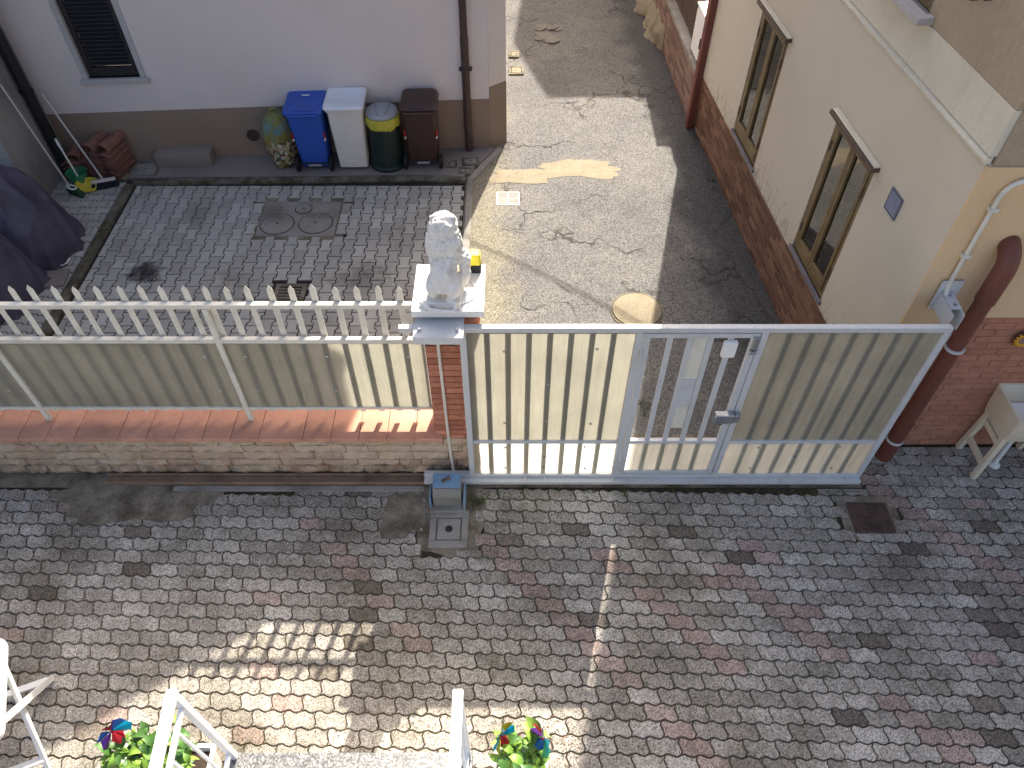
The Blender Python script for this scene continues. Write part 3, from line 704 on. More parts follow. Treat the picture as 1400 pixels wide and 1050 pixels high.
# ------------------------------------------------------------------ garden wall beyond the cream house
ga = math.atan2(13.4-10.02, 2.49-2.60); GL = 5.0
gwt = thing('garden_wall', 'low brick garden wall with concrete coping and brown railings up the alley', 'wall', (2.60,10.02,0), ga)
# local x along the wall away from the camera, local y towards the alley (left)
MB().box(0,GL,-.20,-.0,-.1,.70).build('core', m_mort, gwt)
bricks(gwt, .0, GL, 0, .70, .255, .078, .010, .0, m_brickg, depth=.05, limit=250, order=lambda t: t[0]) if False else None
rows = 9
for r in range(rows):
    u = -(.127 if r % 2 else 0)
    while u < GL-.03:
        a, b = max(u,0), min(u+.255,GL)
        if b-a > .05: link('brick', brick_mesh(b-a-.01, .7/rows-.010, .04, m_brickg), gwt, ((a+b)/2, -.006+random.uniform(-.002,.002), .7*(r+.5)/rows))
        u += .255
for k in range(8):
    MB().box(k*GL/8+.004,(k+1)*GL/8-.004,-.24,.035,.702,.765).build('coping_slab', m_conc, gwt, bevel=.008)
MB().box(.75,GL,-.125,-.095,.80,.83).build('bottom_rail', m_downp, gwt); MB().box(.75,GL,-.125,-.095,1.62,1.65).build('top_rail', m_downp, gwt)
me = MB().box(-.012,.012,-.009,.009,.75,1.75).mesh('railing_bar', m_downp)
u = .8
while u < GL: link('railing_bar', me, gwt, (u,-.11,.015)); u += .095
cb = thing('meter_cabinet', 'white meter cabinet with a black lock standing behind the garden wall coping', 'cabinet', (2.63,10.50,.767), ga-R(90))
MB().box(-.02,.26,-.30,.30,.0,.62).build('body', m_white, cb, bevel=.012)
MB().box(-.035,.28,-.32,.32,.622,.66).build('top', m_white, cb, bevel=.01)
dr = MB().box(-.032,-.021,-.27,.27,.04,.58).build('door', m_white, cb, bevel=.004)
MB().box(-.045,-.033,-.20,-.17,.22,.36).build('lock', m_black, dr, bevel=.004)
# lumps of old rubble render against the wall further up
rb = MB(); nu, nv = 40, 12; vs = []
for i in range(nu+1):
    for j in range(nv+1):
        y = 12.35+2.6*i/nu; z = -.02+.62*j/nv*(.6+.4*fbm(y*2.2,3.1)); e = min(1, i/5, (nu-i)/3)*(1-(j/nv)**3)
        vs.append((2.535-.035*(y-12)-.02 - .13*e*(1-.75*j/nv)*(1+1.1*fbm(y*4,z*5,2.2,5)) - .02*e, y, z))
rb.add(vs, [(i*(nv+1)+j, (i+1)*(nv+1)+j, (i+1)*(nv+1)+j+1, i*(nv+1)+j+1) for i in range(nu) for j in range(nv)])
tag(rb.build('broken_render', m_patch, angle=25), 'crumbling pale render at the foot of the garden wall', 'rubble')

# houses further up the alley (they cast the shade that crosses it)
def plain_house(name, label, x0,x1,y0,y1,h,rise,wm,windows=()):
    t = thing(name, label, 'house', (x0,y0,0)); W_,D_ = x1-x0, y1-y0
    MB().box(0,W_,0,D_,-.1,h).build('wall', wm, t)
    mb = MB(); mb.add([(0,-.0,h),(W_,0,h),(W_,D_/2,h+rise),(0,D_/2,h+rise),(W_,D_,h),(0,D_,h),(0,0,h+.1),(W_,0,h+.1),(W_,D_/2,h+rise+.1),(0,D_/2,h+rise+.1),(W_,D_,h+.1),(0,D_,h+.1)],
        [(0,1,2,3),(3,2,4,5),(6,9,8,7),(9,11,10,8),(0,6,7,1),(5,4,10,11),(0,3,9,6),(3,5,11,9),(1,7,8,2),(2,8,10,4)])
    mb.add([(0,0,h+.001),(0,D_,h+.001),(0,D_/2,h+rise-.001)],[(0,1,2)]); mb.build('roof', m_tile, t, smooth=False)
    for (a,b,c,d) in windows:
        w_ = MB().box(a-.05,b+.05,-.03,.0,c-.05,d+.05).build('window', m_wood, t); MB().box(a,b,-.036,-.031,c,d).build('pane', m_glass, w_, smooth=False)
    return t
plain_house('far_house', 'tall plastered house with tiled roof further up the alley', 2.25, 9.5, 17.9, 26, 7.0, 2.2, m_cream, ((1,1.9,1,2.4),(4,4.9,1,2.4),(1,1.9,4,5.4),(4,4.9,4,5.4)))
ob = plain_house('garden_shed', 'low tiled outbuilding behind the garden wall', 2.98, 5.2, 12.35, 16.8, 2.75, .0, m_greyw)
me = MB().lathe([(.09,0),(.075,.4)], n=10).mesh('roof_tile', m_tile)
for k in range(22): link('roof_tile', me, ob, (.18, .12+.2*k, 2.90), (0,R(-90),0))
oh = thing('overhead_cable', 'overhead cable slung across the alley between the houses', 'cable', (0,0,0))
pts = []
for k in range(25):
    t = k/24; x = -.05+t*(5.3+.05); y = 14.75+t*(9.95-14.75); pts.append((x,y,6.5-.5*math.sin(math.pi*t)+.25))
cable('strand', pts, .016, m_black, oh)

# ================================================================== the low stone wall under the fence
lw = thing('low_stone_wall', 'low wall of split tan stone with terracotta coping under the picket fence', 'wall', (0,0,0))
WX0, WX1 = -7.4, -.255
MB().box(WX0,-.668,3.93,4.25,-.1,.535).build('core', m_mortd, lw)
MB().box(-.667,WX1,3.935,4.30,-.1,.50).build('core', m_mortd, lw)
def stone_mesh(l,h,seed):
    nx, nz = 6, 3; mb = MB(); g = lambda i,j: (i,j); vs = []; d = .028
    for j in range(nz+1):
        for i in range(nx+1):
            e = (i in (0,nx)) or (j in (0,nz))
            y = -d*(.45 if e else 1.0) - (.030*fbm(i*.8+seed,j*.9,seed*3.1,4))*(0.5 if e else 1)
            vs.append((-l/2+l*i/nx + (.004*fbm(j+seed,i) if e else 0), y, -h/2+h*j/nz + (.004*fbm(i+seed*2,j+3) if e else 0)))
    fs = [(j*(nx+1)+i, j*(nx+1)+i+1, (j+1)*(nx+1)+i+1, (j+1)*(nx+1)+i) for j in range(nz) for i in range(nx)]
    n = len(vs); rim = [i for i in range(nx+1)] + [j*(nx+1)+nx for j in range(1,nz+1)] + [nz*(nx+1)+i for i in range(nx-1,-1,-1)] + [j*(nx+1) for j in range(nz-1,0,-1)]
    for k in rim: vs.append((vs[k][0],.02,vs[k][2]))
    m = len(rim); fs += [(rim[k], n+k, n+(k+1)%m, rim[(k+1)%m]) for k in range(m)]
    return mb.add(vs,fs).mesh('stone', m_stone, angle=35)
sm = {}
rng = random.Random(5); hts = [.125,.095,.115,.10,.10]; z = 0.0
for r,h in enumerate(hts):
    x = WX0 - rng.random()*.3
    while x < WX1:
        l = rng.choice((.20,.26,.32,.38,.46)); a, b = x, x+l
        if b > WX1: b = WX1
        key = (round(b-a,2), r, rng.randrange(3))
        if b-a > .05 and a >= WX0-.4:
            if key not in sm: sm[key] = stone_mesh(key[0]-.007, h-.005, hash(key) % 97 + r*7.3)
            link('stone', sm[key], lw, ((a+b)/2, 3.925, z+h/2), (rng.gauss(0,.02),0,0))
        x += l
    z += h
x = -.60; k = 0
while x > -7.3:
    l = (.245,.245,.245,.245,.245,.38)[k % 6]
    MB().box(-l/2+.002,l/2-.002,-.17,.17,-.0225,.0225).build('coping_tile', m_terra, lw, bevel=.006, seg=2, loc=(x-l/2, 4.045+random.uniform(-.002,.002), .5585+random.uniform(-.001,.001)), rot=(0,0,random.gauss(0,.003)))
    x -= l; k += 1

# ================================================================== brick pillar and its fittings
pil = thing('gate_pillar', 'red brick gate pillar with flat white capstone carrying the lion', 'pillar', (-.46, 4.125, 0))
PWd, PD = .41, .40
MB().box(-PWd/2+.008,PWd/2-.008,-PD/2+.008,PD/2-.008,-.1,2.055).build('core', m_mortr, pil)
nr = 22; rh = (2.05-.50)/nr
for r in range(nr):
    z = .50+rh*(r+.5)
    for side in range(4):
        ln = PWd if side % 2 == 0 else PD; off = (PD if side % 2 == 0 else PWd)/2
        cuts = [-ln/2, -ln/2+.25, ln/2] if (r+side) % 2 == 0 else [-ln/2, -ln/2+.125, -ln/2+.29, ln/2]
        ang = side*math.pi/2
        for a,b in zip(cuts[:-1],cuts[1:]):
            cu = (a+b)/2; y = -(off-.012)+random.uniform(-.0015,.0015); y += 0
            link('brick', brick_mesh(b-a-.008-(.02 if side % 2 else 0), rh-.009, .026, m_brick, .003), pil, (cu*math.cos(ang)-y*math.sin(ang), cu*math.sin(ang)+y*math.cos(ang), z), (0,0,ang))
MB().box(-.26,.26,-.265,.25,2.058,2.12).build('capstone', m_cap, pil, bevel=.008, seg=2)
# steel guide bracket bolted under the cap
gb = MB().box(-.245,.115,-.43,-.21,2.012,2.022).box(-.245,.115,-.436,-.43,1.955,2.022).build('guide_bracket', m_gate, pil, bevel=.002)
MB().box(-.235,.105,-.215,-.19,1.99,2.055).build('bracket_plate', m_rust, gb)
for bx in (-.20,.07): MB().lathe([(.020,0),(.020,.006),(.012,.008),(.012,.020)],(bx,-.36,2.0225),6).build('bolt', m_steel, gb, angle=20)
for bx in (-.15,.02): MB().lathe([(.022,-.12),(.022,-.02)],(bx,-.385,2.03),14).build('roller', m_black, gb)
# switch box, photocell, conduit
sw = thing('key_switch', 'small beige key switch box screwed to the brick pillar', 'switch', (-.315, 3.93, 1.02))
MB().box(-.035,.035,-.05,-.004,-.07,.07).build('box', m_fence, sw, bevel=.006); MB().box(-.028,.028,-.062,-.05,.01,.055).build('cover', m_conc, sw, bevel=.004); MB().box(-.03,.03,-.068,-.05,-.055,-.015).build('flap', m_fence, sw, bevel=.004)
pc = thing('photocell', 'small round grey photocell low on the brick pillar', 'photocell', (-.292, 3.925, .68))
MB().lathe([(.04,0),(.04,.03),(.032,.038)], n=20).build('housing', m_gate, pc, rot=(R(90),0,0)); MB().lathe([(.022,.0385),(.018,.043)], n=16).build('lens', m_black, pc, rot=(R(90),0,0))
cable('conduit', [(-.56,3.905,1.98),(-.555,3.905,.55)]+arc((-.55,3.890,.42),(-.55,3.885,.3),(-.54,3.875,.2),4)+arc((-.54,3.87,.14),(-.53,3.86,.06),(-.47,3.80,.05),4), .013, m_fence)
tag(bpy.context.scene.objects['conduit.001'] if 'conduit.001' in bpy.data.objects else bpy.data.objects['conduit'], 'thin beige conduit running down the brick pillar to the gate motor', 'conduit')

# ================================================================== picket fence on the low wall
fe = thing('picket_fence', 'ivory metal picket fence with yellowed plastic sheets on the low stone wall', 'fence', (0,0,0))
FY = 4.10
posts = [-5.90,-4.10,-2.31]
for x in posts: MB().box(x-.022,x+.022,FY-.028,FY+.012,.583,1.93).build('post', m_fence, fe, bevel=.003)
MB().box(-.692,-.672,FY-.02,FY+.02,.583,1.93).build('post', m_fence, fe, bevel=.003)
FX0, FX1 = -7.3, -.672
MB().box(FX0,FX1-.0,FY-.024,FY+.02,1.932,1.975).build('top_rail', m_fence, fe, bevel=.003)
edges = [FX0]+[v for x in posts for v in (x-.0235,x+.0235)]+[-.6925]
for a,b in zip(edges[0::2],edges[1::2]):
    MB().box(a,b,FY-.032,FY+.012,1.57,1.612).build('middle_rail', m_fence, fe, bevel=.003)
    MB().box(a,b,FY-.026,FY+.010,.735,.765).build('bottom_rail', m_fence, fe, bevel=.003)
    # plastic sheet: front face and rim, open at the back
    pn = MB(); y0, y1, z0, z1 = FY-.012, FY+.004, .766, 1.569
    pn.quad((a+.002,y0,z0),(b-.002,y0,z0),(b-.002,y0,z1),(a+.002,y0,z1)).quad((a+.002,y0,z0),(a+.002,y1,z0),(b-.002,y1,z0),(b-.002,y0,z0))
    p = pn.build('plastic_sheet', m_polyU, fe, smooth=False)
    n = max(2,int((b-a)/.55))
    for k in range(n+1):
        for zz in (.98,1.40):
            xx = a+.14+(b-a-.28)*k/n
            MB().lathe([(.013,0),(.013,.004),(.006,.008)],n=8).build('screw', m_steel, p, loc=(xx,FY-.0125,zz), rot=(R(90),0,0))
pk = MB()
w_ = .0235; pk.add([(-w_,0,.66),(w_,0,.66),(w_,0,2.085),(0,0,2.125),(-w_,0,2.085),(-w_,.008,.66),(w_,.008,.66),(w_,.008,2.085),(0,.008,2.125),(-w_,.008,2.085)],
   [(0,1,2,3,4),(9,8,7,6,5),(0,5,6,1),(1,6,7,2),(2,7,8,3),(3,8,9,4),(4,9,5,0)])
pkm = pk.mesh('picket', m_fence, bevel=.002)
for k in range(41):
    x = -.835-.1594*k
    link('picket', pkm, fe, (x+random.gauss(0,.002), FY+.0225, random.gauss(0,.004)), (0,random.gauss(0,.003),0))

# ================================================================== sliding gate
ga_ = thing('sliding_gate', 'pale grey sliding gate with plastic sheets and a barred wicket door', 'gate', (0,0,0))
GY = 3.83; g0, g1 = -.36, 3.155; zt, zm, zb = 1.955, .62, .13
h_ = .025
MB().box(-.82,g1+.025,GY-h_,GY+h_,zt,zt+.045).build('top_rail', m_gate, ga_, bevel=.003)
MB().box(-.80,g1+.02,GY-h_,GY+h_,.062,zb).build('bottom_beam', m_gate, ga_, bevel=.003)
MB().box(-.80,g1+.02,GY-.075,GY-h_-.002,.045,.085).build('rack_bar', m_gate, ga_, bevel=.003)
for x in (-.70,.12,.30,.92,1.08,1.70,1.86,2.45,3.05): MB().box(x-.010,x+.010,GY-.085,GY-h_-.001,.086,.10).build('rack_lug', m_gate, ga_)
st = {}
for x0,x1,nm in ((g0-.025,g0+.025,'stile'),(.905,.955,'stile'),(1.815,1.865,'stile'),(g1-.025,g1+.025,'stile')):
    MB().box(x0,x1,GY-h_,GY+h_,zb+.001,zt-.001).build('stile', m_gate, ga_, bevel=.003)
for a,b in ((g0+.026,.904),(1.866,g1-.026)):
    MB().box(a,b,GY-h_,GY+h_-.004,zm-.018,zm+.018).build('middle_rail', m_gate, ga_, bevel=.003)
def gate_sheet(a,b,z0,z1,m,parent,screws=True):
    y0, y1 = GY-.006, GY+.006; pn = MB(); pn.quad((a,y0,z0),(b,y0,z0),(b,y0,z1),(a,y0,z1)).quad((a,y0,z0),(a,y1,z0),(b,y1,z0),(b,y0,z0))
    p = pn.build('plastic_sheet', m, parent, smooth=False)
    if screws:
        for fx,fz in ((.22,.18),(.5,.2),(.8,.17),(.22,.84),(.78,.86),(.5,.55)):
            MB().lathe([(.012,0),(.012,.004),(.005,.008)],n=8).build('screw', m_steel, p, loc=(a+(b-a)*fx,y0-.0005,z0+(z1-z0)*fz), rot=(R(90),0,0))
    return p
gbar = MB().box(-.021,.021,-.005,.005,zb+.004,zt-.003).mesh('bar', m_gatebar, bevel=.002)
for a,b in ((g0+.026,.904),(1.866,g1-.026)):
    gate_sheet(a,b,zm+.019,zt-.001,m_polyU,ga_); gate_sheet(a,b,zb+.001,zm-.019,m_polyL,ga_)
    n = round((b-a)/.158)
    for k in range(1,n): link('bar', gbar, ga_, (a+(b-a)*k/n, GY+.0175, 0))
# wicket door
dx0, dx1, dz0, dz1 = .962, 1.808, .14, 1.945
door = MB().box(dx0,dx0+.05,GY-.024,GY+.018,dz0,dz1).box(dx1-.05,dx1,GY-.024,GY+.018,dz0,dz1).box(dx0+.05,dx1-.05,GY-.024,GY+.018,dz1-.045,dz1).box(dx0+.05,dx1-.05,GY-.024,GY+.018,dz0,dz0+.045).build('wicket_door', m_gate, ga_, bevel=.003)
MB().box(dx0+.051,dx1-.051,GY-.024,GY+.016,zm-.02,zm+.02).build('door_rail', m_gate, door, bevel=.003)
dbar = MB().box(-.021,.021,-.006,.006,dz0+.047,dz1-.047).mesh('door_bar', m_gatebar, bevel=.002)
ubar = MB().box(-.021,.021,-.012,.006,zm+.022,dz1-.047).mesh('door_bar', m_gate, bevel=.002)
lbar = MB().box(-.021,.021,-.006,.006,dz0+.047,zm-.022).mesh('door_bar', m_gatebar, bevel=.002)
DBX = [dx0+.05+(dx1-dx0-.1)*k/5 for k in range(1,5)]
for x in DBX:
    link('door_bar', ubar, door, (x,GY,0)); link('door_bar', lbar, door, (x,GY+.0135,0))
gate_sheet(dx0+.052,dx1-.052,dz0+.046,zm-.021,m_polyL,door,False)
# letter plates between the second and third bar
for k,(zz0,zz1,mm) in enumerate(((1.44,dz1-.047,m_fence),(1.085,1.437,m_gate),(.80,1.082,m_fence))):
    MB().box(DBX[1]+.0215,DBX[2]-.0215,GY-.004,GY+.004,zz0,zz1).build('letter_plate', mm, door, bevel=.002)
MB().box(DBX[3]-.055,DBX[3]+.045,GY-.055,GY-.014,1.72,1.875).build('lock_cover', m_white, door, bevel=.006)
lk = MB().box(dx1-.16,dx1+.0,GY-.085,GY-.0255,.955,1.06).build('lock_box', m_steel, door, bevel=.006)
MB().box(dx1+.008,dx1+.05,GY-.075,GY-.0265,.96,1.05).build('lock_keep', m_steel, ga_, bevel=.004)
MB().lathe([(.016,0),(.016,.02)],n=12).build('lock_cylinder', m_rust, lk, loc=(dx1-.09,GY-.06,.953), rot=(R(180),0,0))
MB().box(dx1-.045,dx1-.01,GY-.05,GY-.0255,1.80,1.92).build('door_catch', m_steel, door, bevel=.003); MB().box(dx1-.055,dx1-.0,GY-.06,GY-.0255,1.76,1.79).build('door_catch', m_steel, door, bevel=.003)
for zz in (.35,1.75): MB().tube([(.958,GY-.034,zz-.05),(.958,GY-.034,zz+.05)], .011, 10).build('hinge', m_gate, door)
# gate stop on the end wall
gs = thing('gate_stop', 'pale grey steel gate stop bracket fixed to the peach wall corner', 'bracket', (3.26,4.2,1.85))
MB().box(-.035,-.027,-.26,.0,.0,.15).box(.045,.053,-.26,.0,.0,.15).build('fork', m_gate, gs, bevel=.002)
MB().box(-.06,.10,-.012,.002,-.02,.26).build('wall_plate', m_gate, gs, bevel=.002)
MB().box(-.03,.05,-.20,-.013,.152,.162).build('top_plate', m_gate, gs, bevel=.002)
for yy in (-.16,-.06): MB().lathe([(.012,0),(.012,.008)],(0.01,yy,.1625),6).build('bolt', m_steel, gs, angle=20)
# floor track
tr = thing('gate_track', 'brown steel floor track for the gate along the foot of the stone wall', 'track', (0,0,0))
MB().box(-3.74,-.80,3.775,3.79,-.004,.045).box(-3.74,-.80,3.865,3.88,-.004,.045).box(-3.74,-.80,3.79,3.865,-.004,.012).build('channel', m_track, tr, bevel=.002)
MB().box(-3.10,-.80,3.71,3.768,-.01,.012).build('mortar_fillet', m_conc, tr, bevel=.006)
MB().box(-.34,3.2,3.80,3.86,-.006,.006).build('rail_plate', m_track, tr); MB().tube([(-.34,3.83,.016),(3.2,3.83,.016)], .012, 8).build('rail', m_track, tr)
for x in (.0,2.8): MB().lathe([(.05,-.02),(.05,.02)],n=18).build('wheel', m_steel, tr, loc=(x,GY+.0,.078), rot=(R(90),0,0)) if False else None
# motor
mo = thing('gate_motor', 'weathered grey gate motor with blue side plates and dead leaves on top', 'motor', (-.575,3.64,0))
MB().box(-.16,.16,-.16,.14,-.01,.03).build('base_block', m_conc, mo, bevel=.01)
mb = MB(); mb.add([(-.125,-.10,.03),(.125,-.10,.03),(.125,.10,.03),(-.125,.10,.03),(-.125,-.10,.17),(.125,-.10,.17),(.125,-.06,.245),(-.125,-.06,.245),(.125,.10,.25),(-.125,.10,.25)],
    [(0,3,2,1),(0,1,5,4),(4,5,6,7),(7,6,8,9),(3,9,8,2),(0,4,7,9,3),(1,2,8,6,5)]); mb.build('cover', m_motor, mo, bevel=.008, seg=2)
MB().box(-.122,.122,-.055,.095,.2505,.258).build('top_plate', m_mblue, mo, bevel=.002)
for s in (-1,1):
    MB().box(s*.15-.006 if s > 0 else -.156,s*.15+.006 if s > 0 else -.144,-.12,.06,.0,.16).build('side_plate', m_mblue, mo, bevel=.002)
# dead leaves lying on the motor
m_leafd = mat('dead_leaf', srgb(120,104,84), .9, .3, 30, .2, 80, .1, 90, rnd=.3)
for k in range(7):
    q = [(random.uniform(-.03,.03), random.uniform(-.03,.03)) for _ in range(1)][0]
    l = MB().add([(-.022,0,0),(0,-.012,.006),(.024,0,0),(0,.012,.008),(0,0,.001)],[(0,1,4),(1,2,4),(2,3,4),(3,0,4)]).build('leaf', m_leafd, mo, loc=(q[0]-.01,q[1]+.02,.262+.002*k), rot=(random.uniform(-.4,.4),random.uniform(-.4,.4),random.uniform(0,6)))

# ================================================================== lion statue on the pillar
def remeshed(name, mb, mat, voxel, smooth=6, disp=None, loc=(0,0,0), rot=(0,0,0), parent=None):
    me = mb.mesh(name+'_raw', mat); o = bpy.data.objects.new(name+'_raw', me); C.objects.link(o)
    md = o.modifiers.new('r','REMESH'); md.mode = 'VOXEL'; md.voxel_size = voxel
    if smooth: sm_ = o.modifiers.new('s','SMOOTH'); sm_.factor = .5; sm_.iterations = smooth
    dg = bpy.context.evaluated_depsgraph_get(); new = bpy.data.meshes.new_from_object(o.evaluated_get(dg))
    bpy.data.objects.remove(o); bpy.data.meshes.remove(me); new.name = name
    if disp:
        ns = [v.normal.copy() for v in new.vertices]
        for v,n in zip(new.vertices, ns): v.co += n*disp(v.co, n)
    new.shade_smooth(); 
    if not new.materials: new.materials.append(mat)
    return link(name, new, parent, loc, rot)
def ball(mb, c, r, rot=None, sub=3):
    b = bmesh.new(); bmesh.ops.create_icosphere(b, subdivisions=sub, radius=1); M_ = (rot or Matrix.Identity(3))
    mb.add([Vector(c) + M_ @ Vector((v.co.x*r[0],v.co.y*r[1],v.co.z*r[2])) for v in b.verts], [tuple(v.index for v in f.verts) for f in b.faces]); b.free()
m_lion = mat('cast_white_stone', srgb(226,220,210), .85, .06, 8, .12, 70, .5, 60, srgb(176,166,150), 9, .56, .72, .6, spec=.2, bd=.006)
lb = MB()
lb.box(-.125,.125,-.20,.19,.0,.045)
for s in (-1,1):
    ball(lb, (s*.068,-.075,.12), (.062,.115,.092)); ball(lb, (s*.082,.02,.065), (.034,.085,.030))
    ball(lb, (s*.055,.165,.062), (.036,.052,.024))
lb.tube([(0,-.13,.10),(0,-.08,.20),(0,.0,.30),(0,.05,.38)], [.07,.095,.10,.10], 14)
ball(lb, (0,.035,.385), (.122,.108,.165)); ball(lb, (0,.055,.51), (.098,.105,.112)); ball(lb, (0,.155,.485), (.052,.062,.050)); ball(lb, (0,.18,.462), (.036,.035,.030))
for s in (-1,1): ball(lb, (s*.058,.055,.592), (.022,.016,.026))
lb.tube([(-.062,.085,.30),(-.066,.12,.17),(-.058,.14,.055)], [.046,.036,.03], 10)
lb.tube([(.07,.05,.33),(.135,.05,.26),(.128,.075,.16),(.075,.14,.055)], [.052,.050,.044,.032], 10)
lb.tube([(.125,.03,.25),(.14,.03,.15),(.12,.04,.06)], [.035,.042,.040], 10)
lb.tube([(.03,-.16,.07),(.10,-.20,.055),(.09,-.245,.02),(0,-.25,.018),(-.09,-.235,.018),(-.16,-.17,.02)], [.020,.018,.016,.016,.017,.024], 8)
def mane(co, n):
    m = max(0, min(1, (co.z-.25)/.07)) * (1 if co.y < .14 else max(0,1-(co.y-.14)/.03))
    lock = 1-2*abs(noise.noise(Vector((co.x*27, co.y*27, co.z*10+2*noise.noise(co*16)))))
    return m*(.015*lock + .005*fbm(co.x*30,co.y*30,co.z*16)) + .0025*fbm(co.x*60,co.y*60,co.z*60)
lion = remeshed('lion_statue', lb, m_lion, .0065, 3, mane, loc=(-.475,4.085,2.1205), rot=(0,0,R(-6)))
tag(lion, 'weathered white seated lion statue facing the alley on the pillar cap', 'statue')
wc = cable('loose_cable', [(-.38,4.2,2.128)]+arc((-.31,4.18,2.128),(-.22,4.06,2.128),(-.30,3.965,2.128),8)+arc((-.34,3.94,2.128),(-.42,3.905,2.128),(-.5,3.93,2.15),6), .006, m_whitep)
tag(wc, 'thin white cable looped beside the lion on the capstone', 'cable')
fl = thing('flashing_lamp', 'black gate warning lamp with a yellow lens behind the lion', 'lamp', (-.285,4.31,2.1205))
MB().box(-.055,.055,-.045,.045,0,.075).build('base', m_black, fl, bevel=.006)
MB().loft([rrect(.105,.085,.012,3,0,0,.0755), rrect(.10,.08,.012,3,0,0,.15), rrect(.09,.07,.012,3,0,0,.165)]).build('lens', mat('yellow_lens', srgb(238,222,40), .35, .05, 6, .04, 60, .02, 60, spec=.5), fl)

# ================================================================== bins
m_red_ = mat('red_reflector', srgb(190,44,40), .4, .05); m_rub = mat('rubber', srgb(30,30,30), .8, .1)
def plastic(n, c, r=.42): return mat(n, c, r, .07, 3, .04, 70, .05, 120, spec=.45)
def wheelie(name, label, x, y, body, lid, wt=.47, wb=.36, dt=.50, db=.36, h=.86, near_wheels=True, rz=0, dome=False, reflect=True, tilt=0):
    t = thing(name, label, 'bin', (x,y,.030), rz, 'bins along the pink wall')
    s = -1 if near_wheels else 1       # side that carries the wheels and the handle
    yb = s*-.02
    rings = [rrect(wb,db,.03,3,0,yb,.045), rrect(wb+.01,db+.01,.035,3,0,yb,.16), rrect(wt-.03,dt-.04,.035,3,0,0,h-.05), rrect(wt,dt,.035,3,0,0,h-.045), rrect(wt,dt,.035,3,0,0,h)]
    b = MB().loft(rings).build('body', body, t, bevel=0, angle=35)
    L_ = MB()
    if not dome:
        L_.loft([rrect(wt+.02,dt+.05,.04,4,0,-.01,h+.002), rrect(wt+.035,dt+.06,.045,4,0,-.01,h+.018), rrect(wt+.02,dt+.045,.05,4,0,-.01,h+.045), rrect(wt-.05,dt-.08,.05,4,0,.01,h+.055), rrect(wt-.11,dt-.16,.04,4,0,.02,h+.042)])
    else:
        L_.loft([rrect(wt+.02,dt+.03,.05,4,0,.0,h+.002), rrect(wt+.03,dt+.04,.05,4,0,.0,h+.025), rrect(wt-.02,dt-.03,.07,4,0,.03,h+.075), rrect(wt-.14,dt-.2,.08,4,0,.06,h+.10)])
    ld = L_.build('lid', lid, t, angle=30)
    if near_wheels:
        MB().tube([(-wt/2+.05,-dt/2+.02,h-.03),(-wt/2+.05,-dt/2-.055,h+.0),(wt/2-.05,-dt/2-.055,h+.0),(wt/2-.05,-dt/2+.02,h-.03)], .014, 10).build('handle', body, t)
        MB().box(-wt*.30,wt*.30,-dt/2-.02,-dt/2+.06,h+.048,h+.056).build('lid_step', lid, ld, bevel=.006) if not dome else MB().loft([rrect(wt*.55,.12,.02,3,0,-dt/2+.06,h+.045), rrect(wt*.5,.09,.02,3,0,-dt/2+.07,h+.085)]).build('lid_step', lid, ld)
    else:
        MB().box(-wt*.28,wt*.28,-dt/2-.035,-dt/2-.012,h+.004,h+.022).build('lid_grip', lid, ld, bevel=.005)
        r = MB().box(-.055,.055,-db/2-.034,-db/2-.022,.10,.15).build('foot_grip', body, t, bevel=.004)
    ax = MB().tube([(-wb/2-.05,s*db/2,.1),(wb/2+.05,s*db/2,.1)], .012, 8).build('axle', m_black, t)
    for q in (-1,1):
        wl = MB().lathe([(.05,-.022),(.092,-.022),(.1,-.012),(.1,.012),(.092,.022),(.05,.022)], n=22).build('wheel', m_rub, t, loc=(q*(wb/2+.045), s*db/2, .1), rot=(0,R(90),0))
        MB().lathe([(.012,-.026),(.045,-.024),(.045,.024),(.012,.026)], n=14).build('hub', m_black, wl, loc=(q*(wb/2+.045), s*db/2, .1), rot=(0,R(90),0))
        if reflect:
            zz = h*.62; f = (zz-.16)/(h-.21); hx = (wb+.01)/2*(1-f)+(wt-.03)/2*f; hy = (db+.01)/2*(1-f)+(dt-.04)/2*f
            MB().box(q*hx-.008,q*hx+.008,-hy-.001,-hy+.05,zz-.05,zz+.03).build('red_sticker', m_red_, b, bevel=.004)
            MB().box(q*hx-.009,q*hx+.009,-hy-.002,-hy+.045,zz-.085,zz-.052).build('white_sticker', m_white, b, bevel=.004)
    if near_wheels: MB().box(-.085,.085,-db/2-.035,-db/2-.01,.075,.10).build('foot_bar', mat('foot_bar_grey', srgb(150,150,152), .5, .05) if name else m_white, t, bevel=.004)
    return t
mblue = plastic('blue_plastic', srgb(46,86,176)); mbrown = plastic('brown_plastic', srgb(66,46,40)); mwb = plastic('white_bin_plastic', srgb(214,210,202)); mwl = plastic('white_lid_plastic', srgb(226,230,236))
b1 = wheelie('wheelie_bin', 'blue wheelie bin with blue lid between the rubbish bag and the white bin', -2.66, 9.00, mblue, mblue, rz=R(2))
MB().box(-.05,.05,.10,.13,.916,.919).build('lid_label', m_white, b1, bevel=.001)
wheelie('wheelie_bin', 'white wheelie bin with pale lid next to the blue bin', -2.14, 9.02, mwb, mwl, wt=.48, wb=.38, dt=.47, h=.90, near_wheels=False, rz=R(1), reflect=False)
wheelie('wheelie_bin', 'brown wheelie bin with domed lid next to the round green bin', -1.20, 9.06, mbrown, mbrown, wt=.46, wb=.38, dt=.44, h=.84, rz=R(1), dome=True)
gbn = thing('round_bin', 'round dark green bin with grey lid and a yellow liner', 'bin', (-1.69,8.99,.030), 0, 'bins along the pink wall')
mgreen = plastic('dark_green_plastic', srgb(24,40,36), .5)
n = 48; prof = [(.235,0),(.250,.012),(.250,.04),(.232,.06),(.226,.10),(.205,.70),(.215,.71),(.215,.73)]
